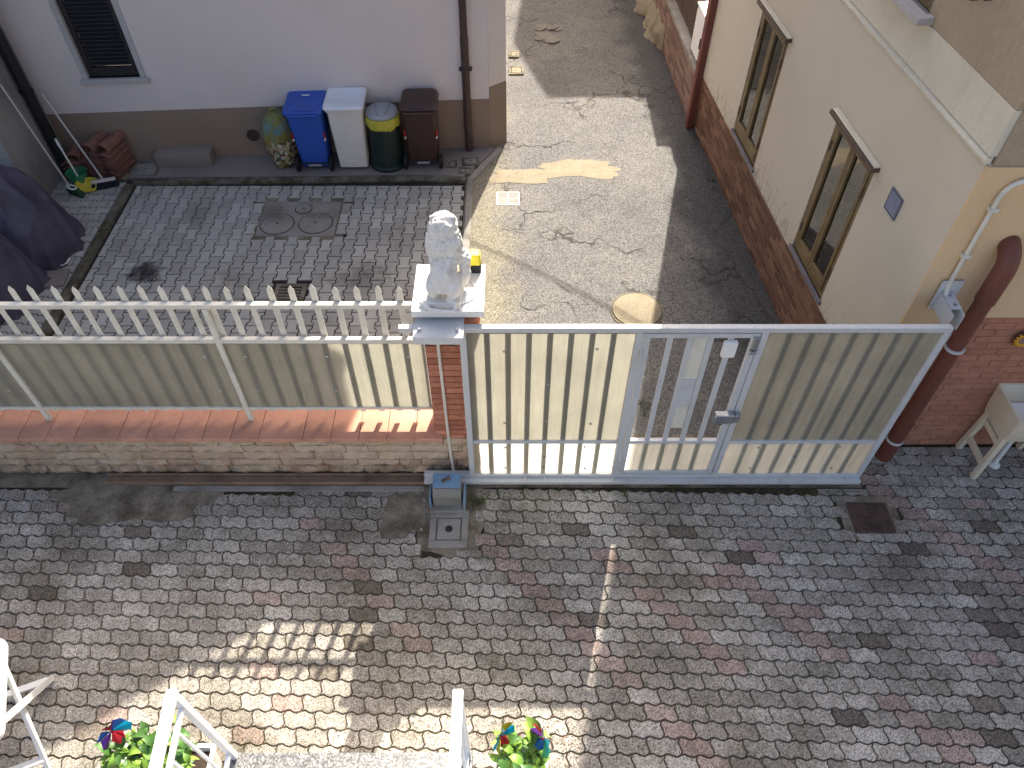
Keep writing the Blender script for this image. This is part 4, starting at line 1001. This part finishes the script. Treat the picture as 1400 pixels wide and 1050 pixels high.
rings = []
for r,z in prof: rings.append([((r+(.005 if .08 < z < .68 and (k//2) % 3 == 0 else 0))*math.cos(2*math.pi*k/n), (r+(.005 if .08 < z < .68 and (k//2) % 3 == 0 else 0))*math.sin(2*math.pi*k/n), z) for k in range(n)])
MB().loft(rings).build('barrel', mgreen, gbn, angle=25)
rings = []
for r,z in ((.222,.60),(.230,.64),(.226,.70),(.222,.735),(.18,.74)): rings.append([((r+.006*fbm(math.cos(k*.26)*4,math.sin(k*.26)*4,z*6))*math.cos(2*math.pi*k/n), (r+.006*fbm(math.cos(k*.26)*4,math.sin(k*.26)*4,z*6))*math.sin(2*math.pi*k/n), z+(.03*fbm(math.cos(k*.13)*3,math.sin(k*.13)*3,2) if z < .62 else 0)) for k in range(n)])
MB().loft(rings, False, True).build('liner', mat('yellow_liner', srgb(186,178,64), .35, .15, 14, .1, 60, .3, 30, spec=.5), gbn, angle=60)
gl = MB().lathe([(.208,.742),(.212,.76),(.20,.785),(.13,.81),(.05,.82)], n=40).build('lid', plastic('grey_lid_plastic', srgb(150,152,158)), gbn, angle=30)
MB().box(-.055,.055,.12,.16,.795,.815).build('lid_handle', plastic('grey_lid_plastic2', srgb(132,134,140)), gl, bevel=.008); MB().tube(arc((-.08,.16,.80),(-.10,-.02,.835),(-.02,-.17,.80),8), .010, 8).build('lid_rib', plastic('grey_lid_plastic3', srgb(138,140,146)), gl); MB().tube(arc((.09,.15,.80),(.11,-.02,.835),(.06,-.16,.80),8), .010, 8).build('lid_rib', bpy.data.materials['grey_lid_plastic3'], gl)
# rubbish bag
def bagmat():
    t = NT('recycling_bag')
    z = t.sep()['Z']; zz = t.math('ADD', z, t.ramp(t.noise(9, 6, .7), .2, .8, -.22, .22))
    cells = t.voro(22, out='Color'); sx = t.n.new('ShaderNodeSeparateColor'); t.l.new(cells, sx.inputs[0])
    low = t.mix(t.ramp(sx.outputs[0], .3, .5, 0, 1), srgb(84,88,52), srgb(178,166,120)); low = t.mix(t.ramp(sx.outputs[1], .78, .82, 0, 1), low, srgb(150,74,48)); low = t.mix(t.ramp(sx.outputs[2], .8, .84, 0, 1), low, srgb(206,204,190))
    c = t.mix(t.ramp(zz, .36, .46), low, srgb(140,132,58)); c = t.mix(t.math('MULTIPLY', t.ramp(zz, .50, .56), t.ramp(t.noise(7, 5, .7), .38, .55, 0, .85)), c, srgb(98,146,150)); c = t.mix(t.ramp(zz, .70, .74), c, srgb(128,130,70))
    c = t.bright(c, t.ramp(t.noise(30, 6, .75, dist=1.5), .3, .7, .55, 1.35)); t.bump(t.noise(24, 6, .7, dist=1.0), 1.0, .03); return t.set(c, .3, 0, .5)
mb = MB(); prof = [(.10,.0),(.155,.02),(.175,.10),(.19,.25),(.195,.40),(.19,.55),(.165,.66),(.10,.735),(.035,.755),(.03,.78),(.05,.80)]
n = 40; rings = []
for r,z in prof: rings.append([((r*(1+.22*fbm(math.cos(2*math.pi*k/n)*2.2,math.sin(2*math.pi*k/n)*2.2,z*5,5)) + .006*math.sin(k*2.4)*(z > .5))*math.cos(2*math.pi*k/n), (r*(1+.22*fbm(math.cos(2*math.pi*k/n)*2.2,math.sin(2*math.pi*k/n)*2.2,z*5,5)))*math.sin(2*math.pi*k/n), z) for k in range(n)])
tag(mb.loft(rings).build('rubbish_bag', bagmat(), loc=(-3.10,9.0,.030), angle=60), 'full yellowish see-through rubbish bag standing left of the blue bin', 'bag')

# ================================================================== small things in the courtyard corner
bxo = MB().box(-.37,.37,-.135,.135,0,.18).build('concrete_box', m_box, bevel=.008, seg=2, loc=(-4.46,9.03,.030), rot=(0,0,R(3)))
tag(bxo, 'low grey brown concrete box against the base of the pink house', 'box')
# manhole covers
def square_cover(x,y,s,d,z,label,rz=0,m=m_conc):
    t = thing('manhole_cover', label, 'manhole', (x,y,z), rz)
    s2 = s/2; d2 = d/2; w = .035
    MB().box(-s2-w,s2+w,-d2-w,-d2,-.03,.008).box(-s2-w,s2+w,d2,d2+w,-.03,.008).box(-s2-w,-s2,-d2,d2,-.03,.008).box(s2,s2+w,-d2,d2,-.03,.008).build('frame', m_concd, t, bevel=.003)
    l = MB().box(-s2+.009,s2-.009,-d2+.009,d2-.009,-.03,.008).build('lid', m, t, bevel=.004)
    MB().lathe([(.014,.0085),(.014,.0105)], n=14).build('lifting_hole', m_black, l)
    return t
square_cover(-4.98,8.84,.30,.28,.030,'square concrete inspection cover beside the roof tile stack',R(4))
square_cover(-.86,8.96,.15,.11,.032,'small square cover by the wheel of the brown bin',R(3))
square_cover(-.57,9.02,.17,.13,.032,'small square cover at the foot of the dark brown drainpipe',R(4))
square_cover(-.63,8.80,.13,.08,.032,'smaller cracked cover between the kerb and the drainpipe cover',R(-6))
ms = thing('septic_slab', 'concrete slab with two round lids and a small one in the courtyard paving', 'manhole', (-2.70,7.78,0))
MB().box(-.49,.49,-.355,.355,-.05,.006).build('slab', m_conc, ms, bevel=.006); MB().box(-.60,.60,-.47,.47,-.05,-.0035).build('mortar_bed', m_concd, ms)
for (x,y,r) in ((-.255,-.12,.205),(.225,-.10,.205),(.02,.20,.10)):
    MB().lathe([(r+.012,.0062),(r+.012,.0068)],(x,y,0),36).build('lid_gap', m_cjoint, ms); l = MB().lathe([(r,.007),(r,.012),(r-.008,.014)],(x,y,0),36).build('lid', m_conc, ms, angle=30); MB().lathe([(.014,.0142),(.014,.0155)],(x,y,0),12).build('lifting_hole', m_black, l)
cdn = thing('courtyard_drain', 'square slotted concrete drain in the courtyard paving near the pickets', 'drain', (-2.555,6.385,0))
MB().box(-.18,.18,-.16,-.11,-.05,.004).box(-.18,.18,.11,.16,-.05,.004).box(-.18,-.13,-.11,.11,-.05,.004).box(.13,.18,-.11,.11,-.05,.004).box(-.128,.128,-.108,.108,-.05,-.02).build('frame', m_concd, cdn, bevel=.004)
for k in range(4): MB().box(-.125,.125,-.092+k*.05,-.062+k*.05,-.019,.002).build('grate_bar', m_concd, cdn, bevel=.003)
mm = thing('inspection_box', 'square concrete inspection cover with a round hole in front of the gate motor', 'manhole', (-.555,3.32,0))
MB().box(-.17,.17,-.185,-.115,-.05,.010).box(-.17,.17,.115,.185,-.05,.010).box(-.17,-.112,-.115,.115,-.05,.010).box(.112,.17,-.115,.115,-.05,.010).build('frame', m_conc, mm, bevel=.006)
l = MB().box(-.101,.101,-.104,.104,-.05,.006).build('lid', m_conc, mm, bevel=.004); MB().lathe([(.034,.0065),(.030,.008)], n=20).build('lifting_hole', m_black, l)
tag(blob('cement_patch', -.555, 3.44, .33, .37, -.0035, m_concd, None, 8, 44, .22, .002), kind='structure')
dc = thing('drain_plate', 'rusty ribbed iron drain plate in the yard paving near the gate end', 'drain', (3.19,3.44,0))
MB().box(-.18,.18,-.155,.155,-.03,.003).build('plate', m_rust, dc, bevel=.004); MB().box(-.26,.26,-.22,.22,-.05,-.0035).build('mortar_bed', m_concd, dc)
me = MB().box(-.16,.16,-.004,.004,.003,.007).mesh('rib', m_rust)
for k in range(11): link('rib', me, dc, (0,-.135+.027*k,.0005))
# stack of roof tiles
def wavetile(w=.42, l=.40, amp=.022, t_=.012, bumps=2, n=20):
    rings = []
    for s in (0,1):
        top = [(-w/2+w*k/n, -l/2+l*s, amp*(1-math.cos(2*math.pi*bumps*k/n))/2*1.6+t_) for k in range(n+1)]; bot = [(x,y,z-t_) for x,y,z in reversed(top)]
        rings.append(top+bot)
    return MB().loft(rings)
tm = wavetile().mesh('roof_tile', m_tile, angle=60); barrel = MB()
rings = []
for s in (0,1):
    r = .095-.012*s; top = [(r*math.cos(R(180-180*k/12)), -.21+.42*s, r*math.sin(R(180-180*k/12))) for k in range(13)]; bot = [((r-.012)*math.cos(R(180*k/12)), -.21+.42*s, (r-.012)*math.sin(R(180*k/12))) for k in range(13)]
    rings.append(top+bot)
bt = barrel.loft(rings).mesh('roof_tile', m_tile, angle=60)
def tile_(me, loc, rot, label): return tag(link('roof_tile', me, None, loc, rot), label, 'roof tile', 'roof tiles stacked in the corner')
for k in range(11): tile_(tm, (-5.42+random.gauss(0,.008), 8.86+random.gauss(0,.008), .006+k*.033), (0,0,R(-14)+random.gauss(0,.03)), 'wavy terracotta roof tile in the taller stack of the corner')
for k in range(7): tile_(tm, (-5.80+random.gauss(0,.012), 8.88+random.gauss(0,.01), .006+k*.034), (0,0,R(6)+random.gauss(0,.05)), 'wavy terracotta roof tile in the lower stack behind the brooms')
tile_(bt, (-5.50,8.87,.41), (0,0,R(-12)), 'orange half round roof tile lying on top of the taller stack')
tile_(bt, (-5.30,8.87,.405), (0,0,R(-15)), 'darker half round roof tile on the right of the taller stack')
tile_(bt, (-5.84,8.90,.25), (0,0,R(8)), 'half round roof tile on the lower stack behind the brooms')
# brooms and pans
m_gb = mat('green_bristle', srgb(44,84,60), .9, .25, 60, .2, 90, .6, 140); m_gpl = plastic('green_plastic', srgb(60,140,100)); m_ypl = plastic('yellow_plastic', srgb(214,196,74)); m_hand = mat('broom_handle', srgb(196,188,180), .5, .1); m_bb = mat('black_bristle', srgb(28,28,40), .9, .2, 60, .2, 90, .6, 140)
def bristles(nm, c, w, d, h, m, parent, rot, nx=14, ny=4):
    mb = MB()
    for i in range(nx):
        for j in range(ny):
            x = -w/2+w*(i+.5)/nx; y = -d/2+d*(j+.5)/ny; sx, sy = x*1.18+random.gauss(0,.003), y*1.5+random.gauss(0,.004)
            a = .5*w/nx; mb.add([(x-a,y-a,0),(x+a,y-a,0),(x+a,y+a,0),(x-a,y+a,0),(sx-a,sy-a,-h),(sx+a,sy-a,-h),(sx+a,sy+a,-h),(sx-a,sy+a,-h)], [(0,1,2,3),(7,6,5,4),(0,4,5,1),(1,5,6,2),(2,6,7,3),(3,7,4,0)])
    return tag(mb.build(nm, m, parent, loc=c, rot=rot), kind='stuff')
g = thing('broom', 'broom with green bristles and white head leaning on the grey wall', 'broom', (-5.73,8.28,0))
cable('handle', [(-.02,.0,.13),(-.29,.12,1.46)], .012, m_hand, g, 8)
mb = MB(); pts = [Vector((.0+.085*math.cos(a)*math.cos(R(-28))-.03*math.sin(a)*math.sin(R(-28)) , .085*math.cos(a)*math.sin(R(-28))+.03*math.sin(a), .125+.0*a)) for a in [2*math.pi*k/16 for k in range(17)]]
MB().tube(pts, .012, 8).build('head', m_white, g); bristles('bristles', (.01,-.01,.125), .21, .05, .12, m_gb, g, (R(12),R(-4),R(-28)))
g = thing('broom', 'broom with black bristles and grey head leaning in the corner by the tiles', 'broom', (-5.40,8.48,0))
cable('handle', [(-.0,.0,.11),(-.52,.42,1.08)], .012, m_hand, g, 8)
MB().box(-.15,.15,-.028,.028,.085,.115).build('head', m_greyw if False else m_hand, g, bevel=.008, rot=(R(8),0,R(20))); bristles('bristles', (.0,-.012,.088), .29, .05, .082, m_bb, g, (R(-14),0,R(20)))
g = thing('dustpan', 'yellow scoop dustpan with a white upright handle beside the brooms', 'dustpan', (-5.60,8.42,0), R(15))
rings = []
for r,z in ((.05,.004),(.105,.006),(.125,.05),(.13,.11)): rings.append([(r*math.cos(a)*1.05, r*math.sin(a)*.85, z*(1 if math.sin(a) > -.5 else .45)) for a in [2*math.pi*k/28 for k in range(28)]])
for r,z in ((.124,.108),(.118,.05),(.10,.012)): rings.append([(r*math.cos(a)*1.05, r*math.sin(a)*.85, z*(1 if math.sin(a) > -.5 else .5)) for a in [2*math.pi*k/28 for k in range(28)]])
MB().loft(rings).build('scoop', m_ypl, g, angle=60)
cable('handle', [(-.09,.09,.10),(-.13,.10,.62)], .012, m_white, g, 8); MB().tube([(-.13,.10,.60),(-.134,.102,.70)], [.018,.013], 8).build('grip', m_white, g)
g = thing('plastic_tub', 'small green plastic tub behind the yellow dustpan', 'tub', (-5.76,8.56,0))
MB().lathe([(.10,.0),(.125,.16),(.135,.165),(.135,.175),(.12,.17),(.097,.012)], n=28).build('tub', m_gpl, g, angle=40)

# ================================================================== scooters under dark covers
def covermat():
    t = NT('purple_cover')
    c = t.mix(t.ramp(t.noise(1.7, 5, .6), .4, .65), srgb(84,79,96), srgb(56,52,66)); c = t.mix(t.ramp(t.noise(5, 6, .7), .58, .7, 0, .5), c, srgb(78,68,72))
    t.bump(t.noise(38, 5, .6), .25, .006); return t.set(c, .5, 0, .4)
m_cov = covermat()
def covered(label, x_end, y, length, hmax, wid, seed, ang=0):
    # lofted cloth over a scooter: seat hump, handlebar peak, drape to the ground with folds
    nu, nv = 90, 56; vs = []; fs = []
    for i in range(nu+1):
        s = i/nu; x = -length*s
        hgt = hmax*(.50+.10*math.sin(math.pi*min(1,s*3)) + .38*math.exp(-((s-.36)/.15)**2) + .16*math.exp(-((s-.78)/.18)**2)) * min(1, (s/.06)**.5 if s < .06 else 1) * min(1, ((1-s)/.05)**.5 if s > .95 else 1)
        half = wid*(.5+.28*math.exp(-((s-.36)/.18)**2)) * (.30+.70*min(1,(s/.14)**.6)) * min(1,(max(1-s,.0)/.05)**.5+.3)
        for j in range(nv+1):
            q = -1+2*j/nv; aq = abs(q)
            if aq < .55: yy = q/.55*half*.72; zz = hgt*(1-.16*(aq/.55)**2.4)
            else: k = (aq-.55)/.45; yy = math.copysign(half*(.72+.28*k**.7), q); zz = hgt*.84*(1-k)
            ridge = lambda a: (1-min(1,abs(a)*2.2))**1.5
            drop = max(0, (aq-.45)/.55); ax_ = x + .5*zz*math.copysign(.6,q)
            f1 = ridge(noise.noise(Vector((ax_*4.2+seed, q*.7, seed)))); f2 = ridge(noise.noise(Vector((ax_*9.0+q*1.5, seed+q*.8, 4.))))
            f3 = ridge(noise.noise(Vector((x*1.6+yy*3.2+seed, yy*1.5-x*1.1, 9.))))
            out = (.085*f1+.04*f2)*drop; top = (.05*f3+.018*f1)*(1-drop)
            zl = max(.004, zz + top - .02*drop*f2)
            yo = yy + math.copysign(out, q)
            vs.append((x + (out*.8 if s < .15 else 0) + .03*f2*drop, yo, zl if aq < .995 else .006))
    for i in range(nu):
        for j in range(nv): fs.append((i*(nv+1)+j, i*(nv+1)+j+1, (i+1)*(nv+1)+j+1, (i+1)*(nv+1)+j))
    o = MB().add(vs, fs).build('covered_scooter', m_cov, loc=(x_end,y,0), rot=(0,0,ang), angle=70)
    return tag(o, label, 'scooter', 'covered scooters in the courtyard')
covered('scooter under a dark purple cover, the one next to the grey cement wall', -5.30, 7.02, 1.85, 1.12, .80, 3.3, R(-14))
covered('scooter under a dark purple cover, the one next to the ivory picket fence', -5.42, 6.28, 1.85, 1.12, .80, 8.1, R(-8))
tag(cable('elastic_cord', arc((-5.30,6.78,.08),(-5.20,6.72,.12),(-5.19,6.84,.14),6), .006, m_white), 'white elastic cord end hanging at the hem of the scooter cover', 'cord')
bd_ = MB().box(-.17,.17,-.15,.15,0,.02).build('grey_board', m_plat, loc=(-5.37,6.62,.002), rot=(0,0,R(8))); tag(bd_, 'flat grey board lying beside the covered scooters', 'board')

# ================================================================== alley details
tag(blob('cement_patch', .86, 8.90, .58, .20, .003, m_patch, None, 12, 60, .45, .003), kind='structure')
tag(blob('cement_patch', .10, 8.72, .42, .15, .004, m_patch, None, 2, 50, .45, .003), kind='structure')
m_wgr = mat('weathered_grate', srgb(172,168,160), .6, .1)
ag = thing('alley_grate', 'white plastic drain grate in the alley surface by the kerb', 'drain', (-.055,8.20,.006))
MB().box(-.155,.155,-.15,-.125,-.03,.004).box(-.155,.155,.125,.15,-.03,.004).box(-.155,-.13,-.125,.125,-.03,.004).box(.13,.155,-.125,.125,-.03,.004).box(-.012,.012,-.125,.125,-.03,.003).box(-.13,.13,-.125,.125,-.04,-.022).build('frame', m_wgr, ag, bevel=.003)
me = MB().box(-.057,.057,-.006,.006,-.02,.002).mesh('grate_bar', m_wgr)
for k in range(9):
    for s in (-1,1): link('grate_bar', me, ag, (s*.0715,-.104+.026*k,0))
rm = thing('round_manhole', 'round pale concrete manhole cover in the alley behind the gate', 'manhole', (1.40,6.09,.006))
MB().lathe([(.30,-.03),(.30,.004),(.283,.006),(.283,-.01)], n=44, cap0=True, cap1=True).build('rim', m_concd, rm); MB().lathe([(.272,-.01),(.272,.012),(.262,.017)], n=44).build('lid', m_patch, rm, angle=30)
for k in range(13):
    a = random.uniform(0,6.28); r = .24*math.sqrt(random.random()); s = random.uniform(.06,.12)
    p = [(s*(1+.35*random.uniform(-1,1))*math.cos(2*math.pi*i/7), s*(1+.35*random.uniform(-1,1))*math.sin(2*math.pi*i/7)) for i in range(7)]
    o = MB().prism(p, -.01, .014).build('pothole_rubble', m_oldpatch, bevel=.004, loc=(.62+r*math.cos(a), 13.0+1.3*r*math.sin(a), .002), rot=(random.gauss(0,.05),random.gauss(0,.05),0))
    tag(o, 'broken grey slab piece in the alley pothole', 'rubble', 'pieces of broken cement in the pothole')
square_cover(.07,11.66,.17,.20,.012,'small pale cover in the alley beside the pink house corner',0,m_patch)
square_cover(.03,12.22,.10,.16,.012,'narrow pale cover further up beside the pink house wall',0,m_patch)

# ================================================================== wash basin by the end wall
wb_ = thing('wash_basin', 'cream plastic wash basin on slatted legs against the brick end wall', 'basin', (4.56,4.02,0))
m_bas = plastic('cream_plastic', srgb(222,208,180), .5)
o_, i_ = [], []
MB().loft([rrect(.62,.36,.02,3,0,.02,.56), rrect(.66,.42,.02,3,0,.0,.70), rrect(.68,.44,.02,3,0,0,.90), rrect(.64,.40,.02,3,0,0,.90), rrect(.58,.34,.02,3,0,.01,.68), rrect(.50,.26,.02,3,0,.02,.62)]).build('bowl', m_bas, wb_, angle=30)
MB().box(-.29,.29,-.16,.165,.69,.70).build('water_tray', m_white, wb_)
for s in (-1,1):
    x = s*.29; lg = MB()
    lg.bar((x,-.15,.60),(x,-.085-.07,.0),.05,.05).build('leg', m_bas, wb_, bevel=.004); MB().bar((x,.14,.60),(x,.19,.0),.05,.05).build('leg', m_bas, wb_, bevel=.004)
    MB().bar((x,-.15,.50),(x,.15,.50),.035,.06).build('cross_bar', m_bas, wb_, bevel=.003); MB().bar((x,-.15,.20),(x,.17,.20),.035,.06).build('cross_bar', m_bas, wb_, bevel=.003)
MB().bar((0.0,.02,.56),(.0,.02,.50),.10,.10).build('outlet', m_bas, wb_, bevel=.01)
MB().tube([(-.03,.02,.52),(-.03,.0,.10)]+arc((-.03,.0,.10),(-.03,-.0,.04),(-.04,-.02,.03),4), .022, 12).build('waste_pipe', m_white, wb_)
MB().lathe([(.05,.0),(.05,.02),(.03,.035)],(-.04,-.02,.0),18).build('floor_flange', m_white, wb_)

# ================================================================== the landing with its two railings
def granite():
    t = NT('granite'); v = t.voro(120, out='Color'); s = t.n.new('ShaderNodeSeparateColor'); t.l.new(v, s.inputs[0])
    c = t.mix(t.ramp(s.outputs[0], .3, .7), srgb(116,116,115), srgb(78,78,78)); c = t.mix(t.ramp(s.outputs[1], .8, .85), c, srgb(158,156,152)); return t.set(c, .45, 0, .4)
m_gran = granite()
ld = thing('stair_landing', 'granite topped stair landing of the house between two white railings', 'landing', (-.90,1.165,0))
MB().box(-.64,.64,-2.6,-.03,-.1,1.24).build('block', m_cap, ld); MB().box(-.68,.68,-2.6,.0,1.242,1.30).build('slab', m_gran, ld, bevel=.006, seg=2)
def railing(x, label, skew):
    t = thing('white_railing', label, 'railing', (x,1.165,1.30), R(skew))
    MB().box(-.024,.024,-1.9,.0,1.0,1.035).build('top_rail', m_whitep, t, bevel=.004)
    MB().box(-.012,.012,-1.9,-.03,.86,.885).build('upper_rail', m_whitep, t, bevel=.003); MB().box(-.012,.012,-1.9,-.03,.10,.125).build('lower_rail', m_whitep, t, bevel=.003)
    for y in (-.02,-.98,-1.86): MB().box(-.018,.018,y-.018,y+.018,-.0,.999).build('post', m_whitep, t, bevel=.003)
    me = MB().box(-.007,.007,-.007,.007,.126,.859).mesh('baluster', m_whitep); y = -.14
    while y > -1.84:
        if abs(y+.98) > .05: link('baluster', me, t, (0,y,0))
        y -= .12
    return t
railing(-1.545, 'white metal railing on the side of the landing near the folding table', 4)
railing(-.245, 'white metal railing on the side of the landing near the potted plant with two pinwheels', 0)
# plants, pots and pinwheels
m_leaf = mat('leaf_green', srgb(104,140,52), .5, .25, 12, .12, 60, .15, 60, srgb(142,168,64), 9, .45, .65, .7, rnd=.3, spec=.4)
m_leaf2 = mat('leaf_dark', srgb(66,104,44), .5, .25, 12, .12, 60, .15, 60, rnd=.3, spec=.4); m_stem = mat('stem', srgb(92,110,60), .7); m_soil = mat('soil', srgb(60,48,38), .95, .3, 20, .3, 60, .8, 60)
def leafmesh(m, l, w):
    vs = [(0,0,0)]; n = 6
    for k in range(1,n): 
        t = k/n; q = w*math.sin(math.pi*t**.8)*(1-.15*t); z = .22*l*math.sin(math.pi*t*.9)-.18*l*t*t
        vs += [(t*l,-q,z+.25*q),(t*l,0,z),(t*l,q,z+.25*q)]
    vs.append((l,0,-.16*l)); fs = [(0,1,2),(0,2,3)]
    for k in range(n-2):
        b = 1+3*k; fs += [(b,b+3,b+4,b+1),(b+1,b+4,b+5,b+2)]
    b = 1+3*(n-2); e = len(vs)-1; fs += [(b,e,b+1),(b+1,e,b+2)]
    return MB().add(vs,fs).mesh('leaf', m, angle=70)
lms = [leafmesh(m_leaf,.105,.030), leafmesh(m_leaf,.085,.024), leafmesh(m_leaf2,.095,.027)]
def plant(name, label, x, y, z, hw, hd, hh_, n, seed):
    rg = random.Random(seed); t = thing(name, label, 'plant', (x,y,z))
    for s in range(n//7):
        bx, by = rg.uniform(-hw,hw)*.6, rg.uniform(-hd,hd)*.6; tx, ty = bx*1.7+rg.gauss(0,.03), by*1.7+rg.gauss(0,.03); h = hh_*rg.uniform(.6,1.1)
        pts = arc((bx,by,-.02),(bx,by,h*.6),(tx,ty,h),5); MB().tube(pts, [.004]*5+[.003], 5).build('stem', m_stem, t)
        for k in range(7):
            f = .35+.65*(k+.5)/7; p = pts[min(5,int(f*5.5))]; a = k*2.4+rg.random()
            link('leaf', rg.choice(lms), t, tuple(p), (rg.gauss(0,.3), -rg.uniform(.0,.7), a), (rg.uniform(.8,1.35),)*3)
    return t
def trough(label, x,y,w,d,h,m):
    t = thing('planter_box', label, 'planter', (x,y,0))
    MB().loft([rrect(w*.88,d*.85,.02,3,0,0,0), rrect(w,d,.02,3,0,0,h-.02), rrect(w+.02,d+.02,.02,3,0,0,h-.02), rrect(w+.02,d+.02,.02,3,0,0,h), rrect(w-.03,d-.03,.02,3,0,0,h), rrect(w-.04,d-.04,.02,3,0,0,h-.04)]).build('box', m, t, angle=30)
    MB().box(-w/2+.03,w/2-.03,-d/2+.03,d/2-.03,h-.06,h-.035).build('soil', m_soil, t); return t
trough('white planter box holding the broad leafy plant left of the landing', -2.34, 1.34, .62, .24, .34, m_white)
plant('leafy_plant', 'broad leafy green plant growing outside the railing near the folding table', -2.34, 1.34, .305, .34, .15, .34, 168, 4)
trough('white planter box holding the leafy plant with two pinwheels', .06, 1.33, .34, .24, .34, m_white)
plant('leafy_plant', 'bushy green plant between the two pinwheels right of the landing', .06, 1.34, .305, .17, .13, .34, 140, 9)
# fallen white petals
PCOL = [mat('foil_'+n_, c_, .25, .05, 4, .03, 60, 0, metal=.55) for n_,c_ in (('teal',srgb(20,150,180)),('purple',srgb(104,54,150)),('red',srgb(196,40,60)),('gold',srgb(196,176,50)),('blue',srgb(40,96,190)),('green',srgb(30,120,90)))]
def pinwheel(label, x,y,z0,z, tilt, az, cols):
    t = thing('pinwheel', label, 'pinwheel', (x,y,z0), az)
    MB().tube([(0,0,0),(0,0,z-z0)], .005, 6).build('stick', m_hand, t)
    for k in range(6):
        # a curled foil vane
        M_ = Matrix.Translation((0,-.012,z-z0)) @ Matrix.Rotation(tilt,4,'X') @ Matrix.Rotation(k*math.pi/3,4,'Y')
        pts = [(0,0,0),(.040,-.012,.070),(.016,-.045,.105),(-.024,-.032,.110),(-.042,0,.075)]
        o = MB().add([M_ @ Vector(p) for p in pts], [(0,1,2),(0,2,3),(0,3,4)]).build('vane', PCOL[cols[k % len(cols)]], t, smooth=False)
    o = MB(); ball(o, M_ @ Vector((0,-.012,0)), (.010,)*3, sub=1); o.build('hub', PCOL[2], t)
pinwheel('foil pinwheel with teal, gold and red vanes on the railing side of the right planter', -.085, 1.42, .30, .72, R(-12), R(58), (0,3,0,2,3,0))
pinwheel('foil pinwheel with purple, teal and green vanes on the far side of the right planter', .215, 1.40, .30, .74, R(-10), R(-62), (1,0,5,4,1,2))
pinwheel('foil pinwheel with red and blue vanes in the planter near the folding table', -2.54, 1.43, .30, .80, R(-10), R(50), (2,4,0,2,1,4))

# ================================================================== white folding table at the left edge
tb = thing('folding_table', 'white folding table with rounded corners standing in the yard', 'table', (-3.69,1.60,0), R(22))
MB().loft([rrect(.66,.72,.07,5,0,0,.70), rrect(.68,.74,.08,5,0,0,.705), rrect(.68,.74,.08,5,0,0,.735), rrect(.67,.73,.08,5,0,0,.742)]).build('top', m_white, tb, angle=30)
for s in (-1,1):
    x = s*.27 + .02; MB().bar((x,-.34,0),(x,.22,.69),.045,.028,(1,0,0)).build('leg', m_white, tb, bevel=.004); x = s*.24+.02
    MB().bar((x+.06*s,.34,0),(x+.06*s,-.22,.69),.045,.028,(1,0,0)).build('leg', m_white, tb, bevel=.004)
MB().bar((-.25,-.29,.075),(.29,-.29,.075),.05,.022).build('stretcher', m_white, tb, bevel=.003); MB().bar((-.28,.29,.075),(.32,.29,.075),.05,.022).build('stretcher', m_white, tb, bevel=.003)

# ================================================================== weeds and litter
def tufts(name, spots, m, blade=.05, per=14, spread=.03):
    mb = MB(); rg = random.Random(3)
    for (x,y,z) in spots:
        for k in range(per):
            a = rg.uniform(0,6.28); l = blade*rg.uniform(.5,1.2); bx, by = x+rg.gauss(0,spread), y+rg.gauss(0,spread); w = .003; le = rg.uniform(.3,1)
            px_, py_ = -math.sin(a)*w, math.cos(a)*w
            mb.add([(bx-px_,by-py_,z),(bx+px_,by+py_,z),(bx+math.cos(a)*l*le*.5+px_,by+math.sin(a)*l*le*.5+py_,z+l*.75),(bx+math.cos(a)*l*le,by+math.sin(a)*l*le,z+l*.8)], [(0,1,2),(0,2,3)])
    return mb.build(name, m)
m_weed = mat('weed', srgb(84,96,44), .7, .3, 20, .1, 60, 0)
rg = random.Random(9); sp = [(-.30+rg.gauss(0,.03),3.60+rg.gauss(0,.05),0) for _ in range(7)] + [(rg.uniform(-.3,3.2),3.70+rg.gauss(0,.02),0) for _ in range(16)] + [(rg.uniform(-7,-.8),3.89,0) for _ in range(30)]
sp += [(rg.uniform(2.62,2.7)+.0, rg.uniform(10,13),0) for _ in range(10)] + [(2.60+.077*(9.9-y)-.04, y, .0) for y in [rg.uniform(4.4,9.8) for _ in range(14)]] + [(rg.uniform(-.5,.5),rg.uniform(1.3,1.5),-.004) for _ in range(6)]+[(-1.62+rg.gauss(0,.03),1.3+rg.gauss(0,.06),-.004) for _ in range(5)] + [(1.35+rg.gauss(0,.1),4.75+rg.gauss(0,.08),.0) for _ in range(7)]
tag(tufts('weeds', sp, m_weed, .035, 12), 'small green weeds growing in the paving joints and along the walls', 'weeds', kind='stuff')
mb = MB()
for k in range(1300):
    r = rg.random()
    if r < .35: x, y = rg.gauss(.2,.45), rg.gauss(1.55,.16)
    elif r < .5: x, y = rg.gauss(-1.3,.4), rg.gauss(1.5,.15)
    elif r < .8: x, y = rg.uniform(-4,4), rg.uniform(1.3,3.7)
    else: x, y = rg.uniform(-.4,2.6), rg.uniform(4.4,12)
    s = rg.uniform(.002,.0065); a = rg.uniform(0,6.28); z = .003 + (.012 if y > 4 else 0)
    mb.add([(x+s*math.cos(a+i*1.57)*(1.6 if i % 2 else .8), y+s*math.sin(a+i*1.57)*(1.6 if i % 2 else .8), z+s*.3*(i % 2)) for i in range(4)] + [(x,y,z+s*.8)], [(0,1,4),(1,2,4),(2,3,4),(3,0,4)])
tag(mb.build('litter', mat('litter_brown', srgb(112,76,58), .9, .4, 30, .2, 60, 0)), 'tiny brown bits of dry litter scattered on the paving', 'litter', kind='stuff')
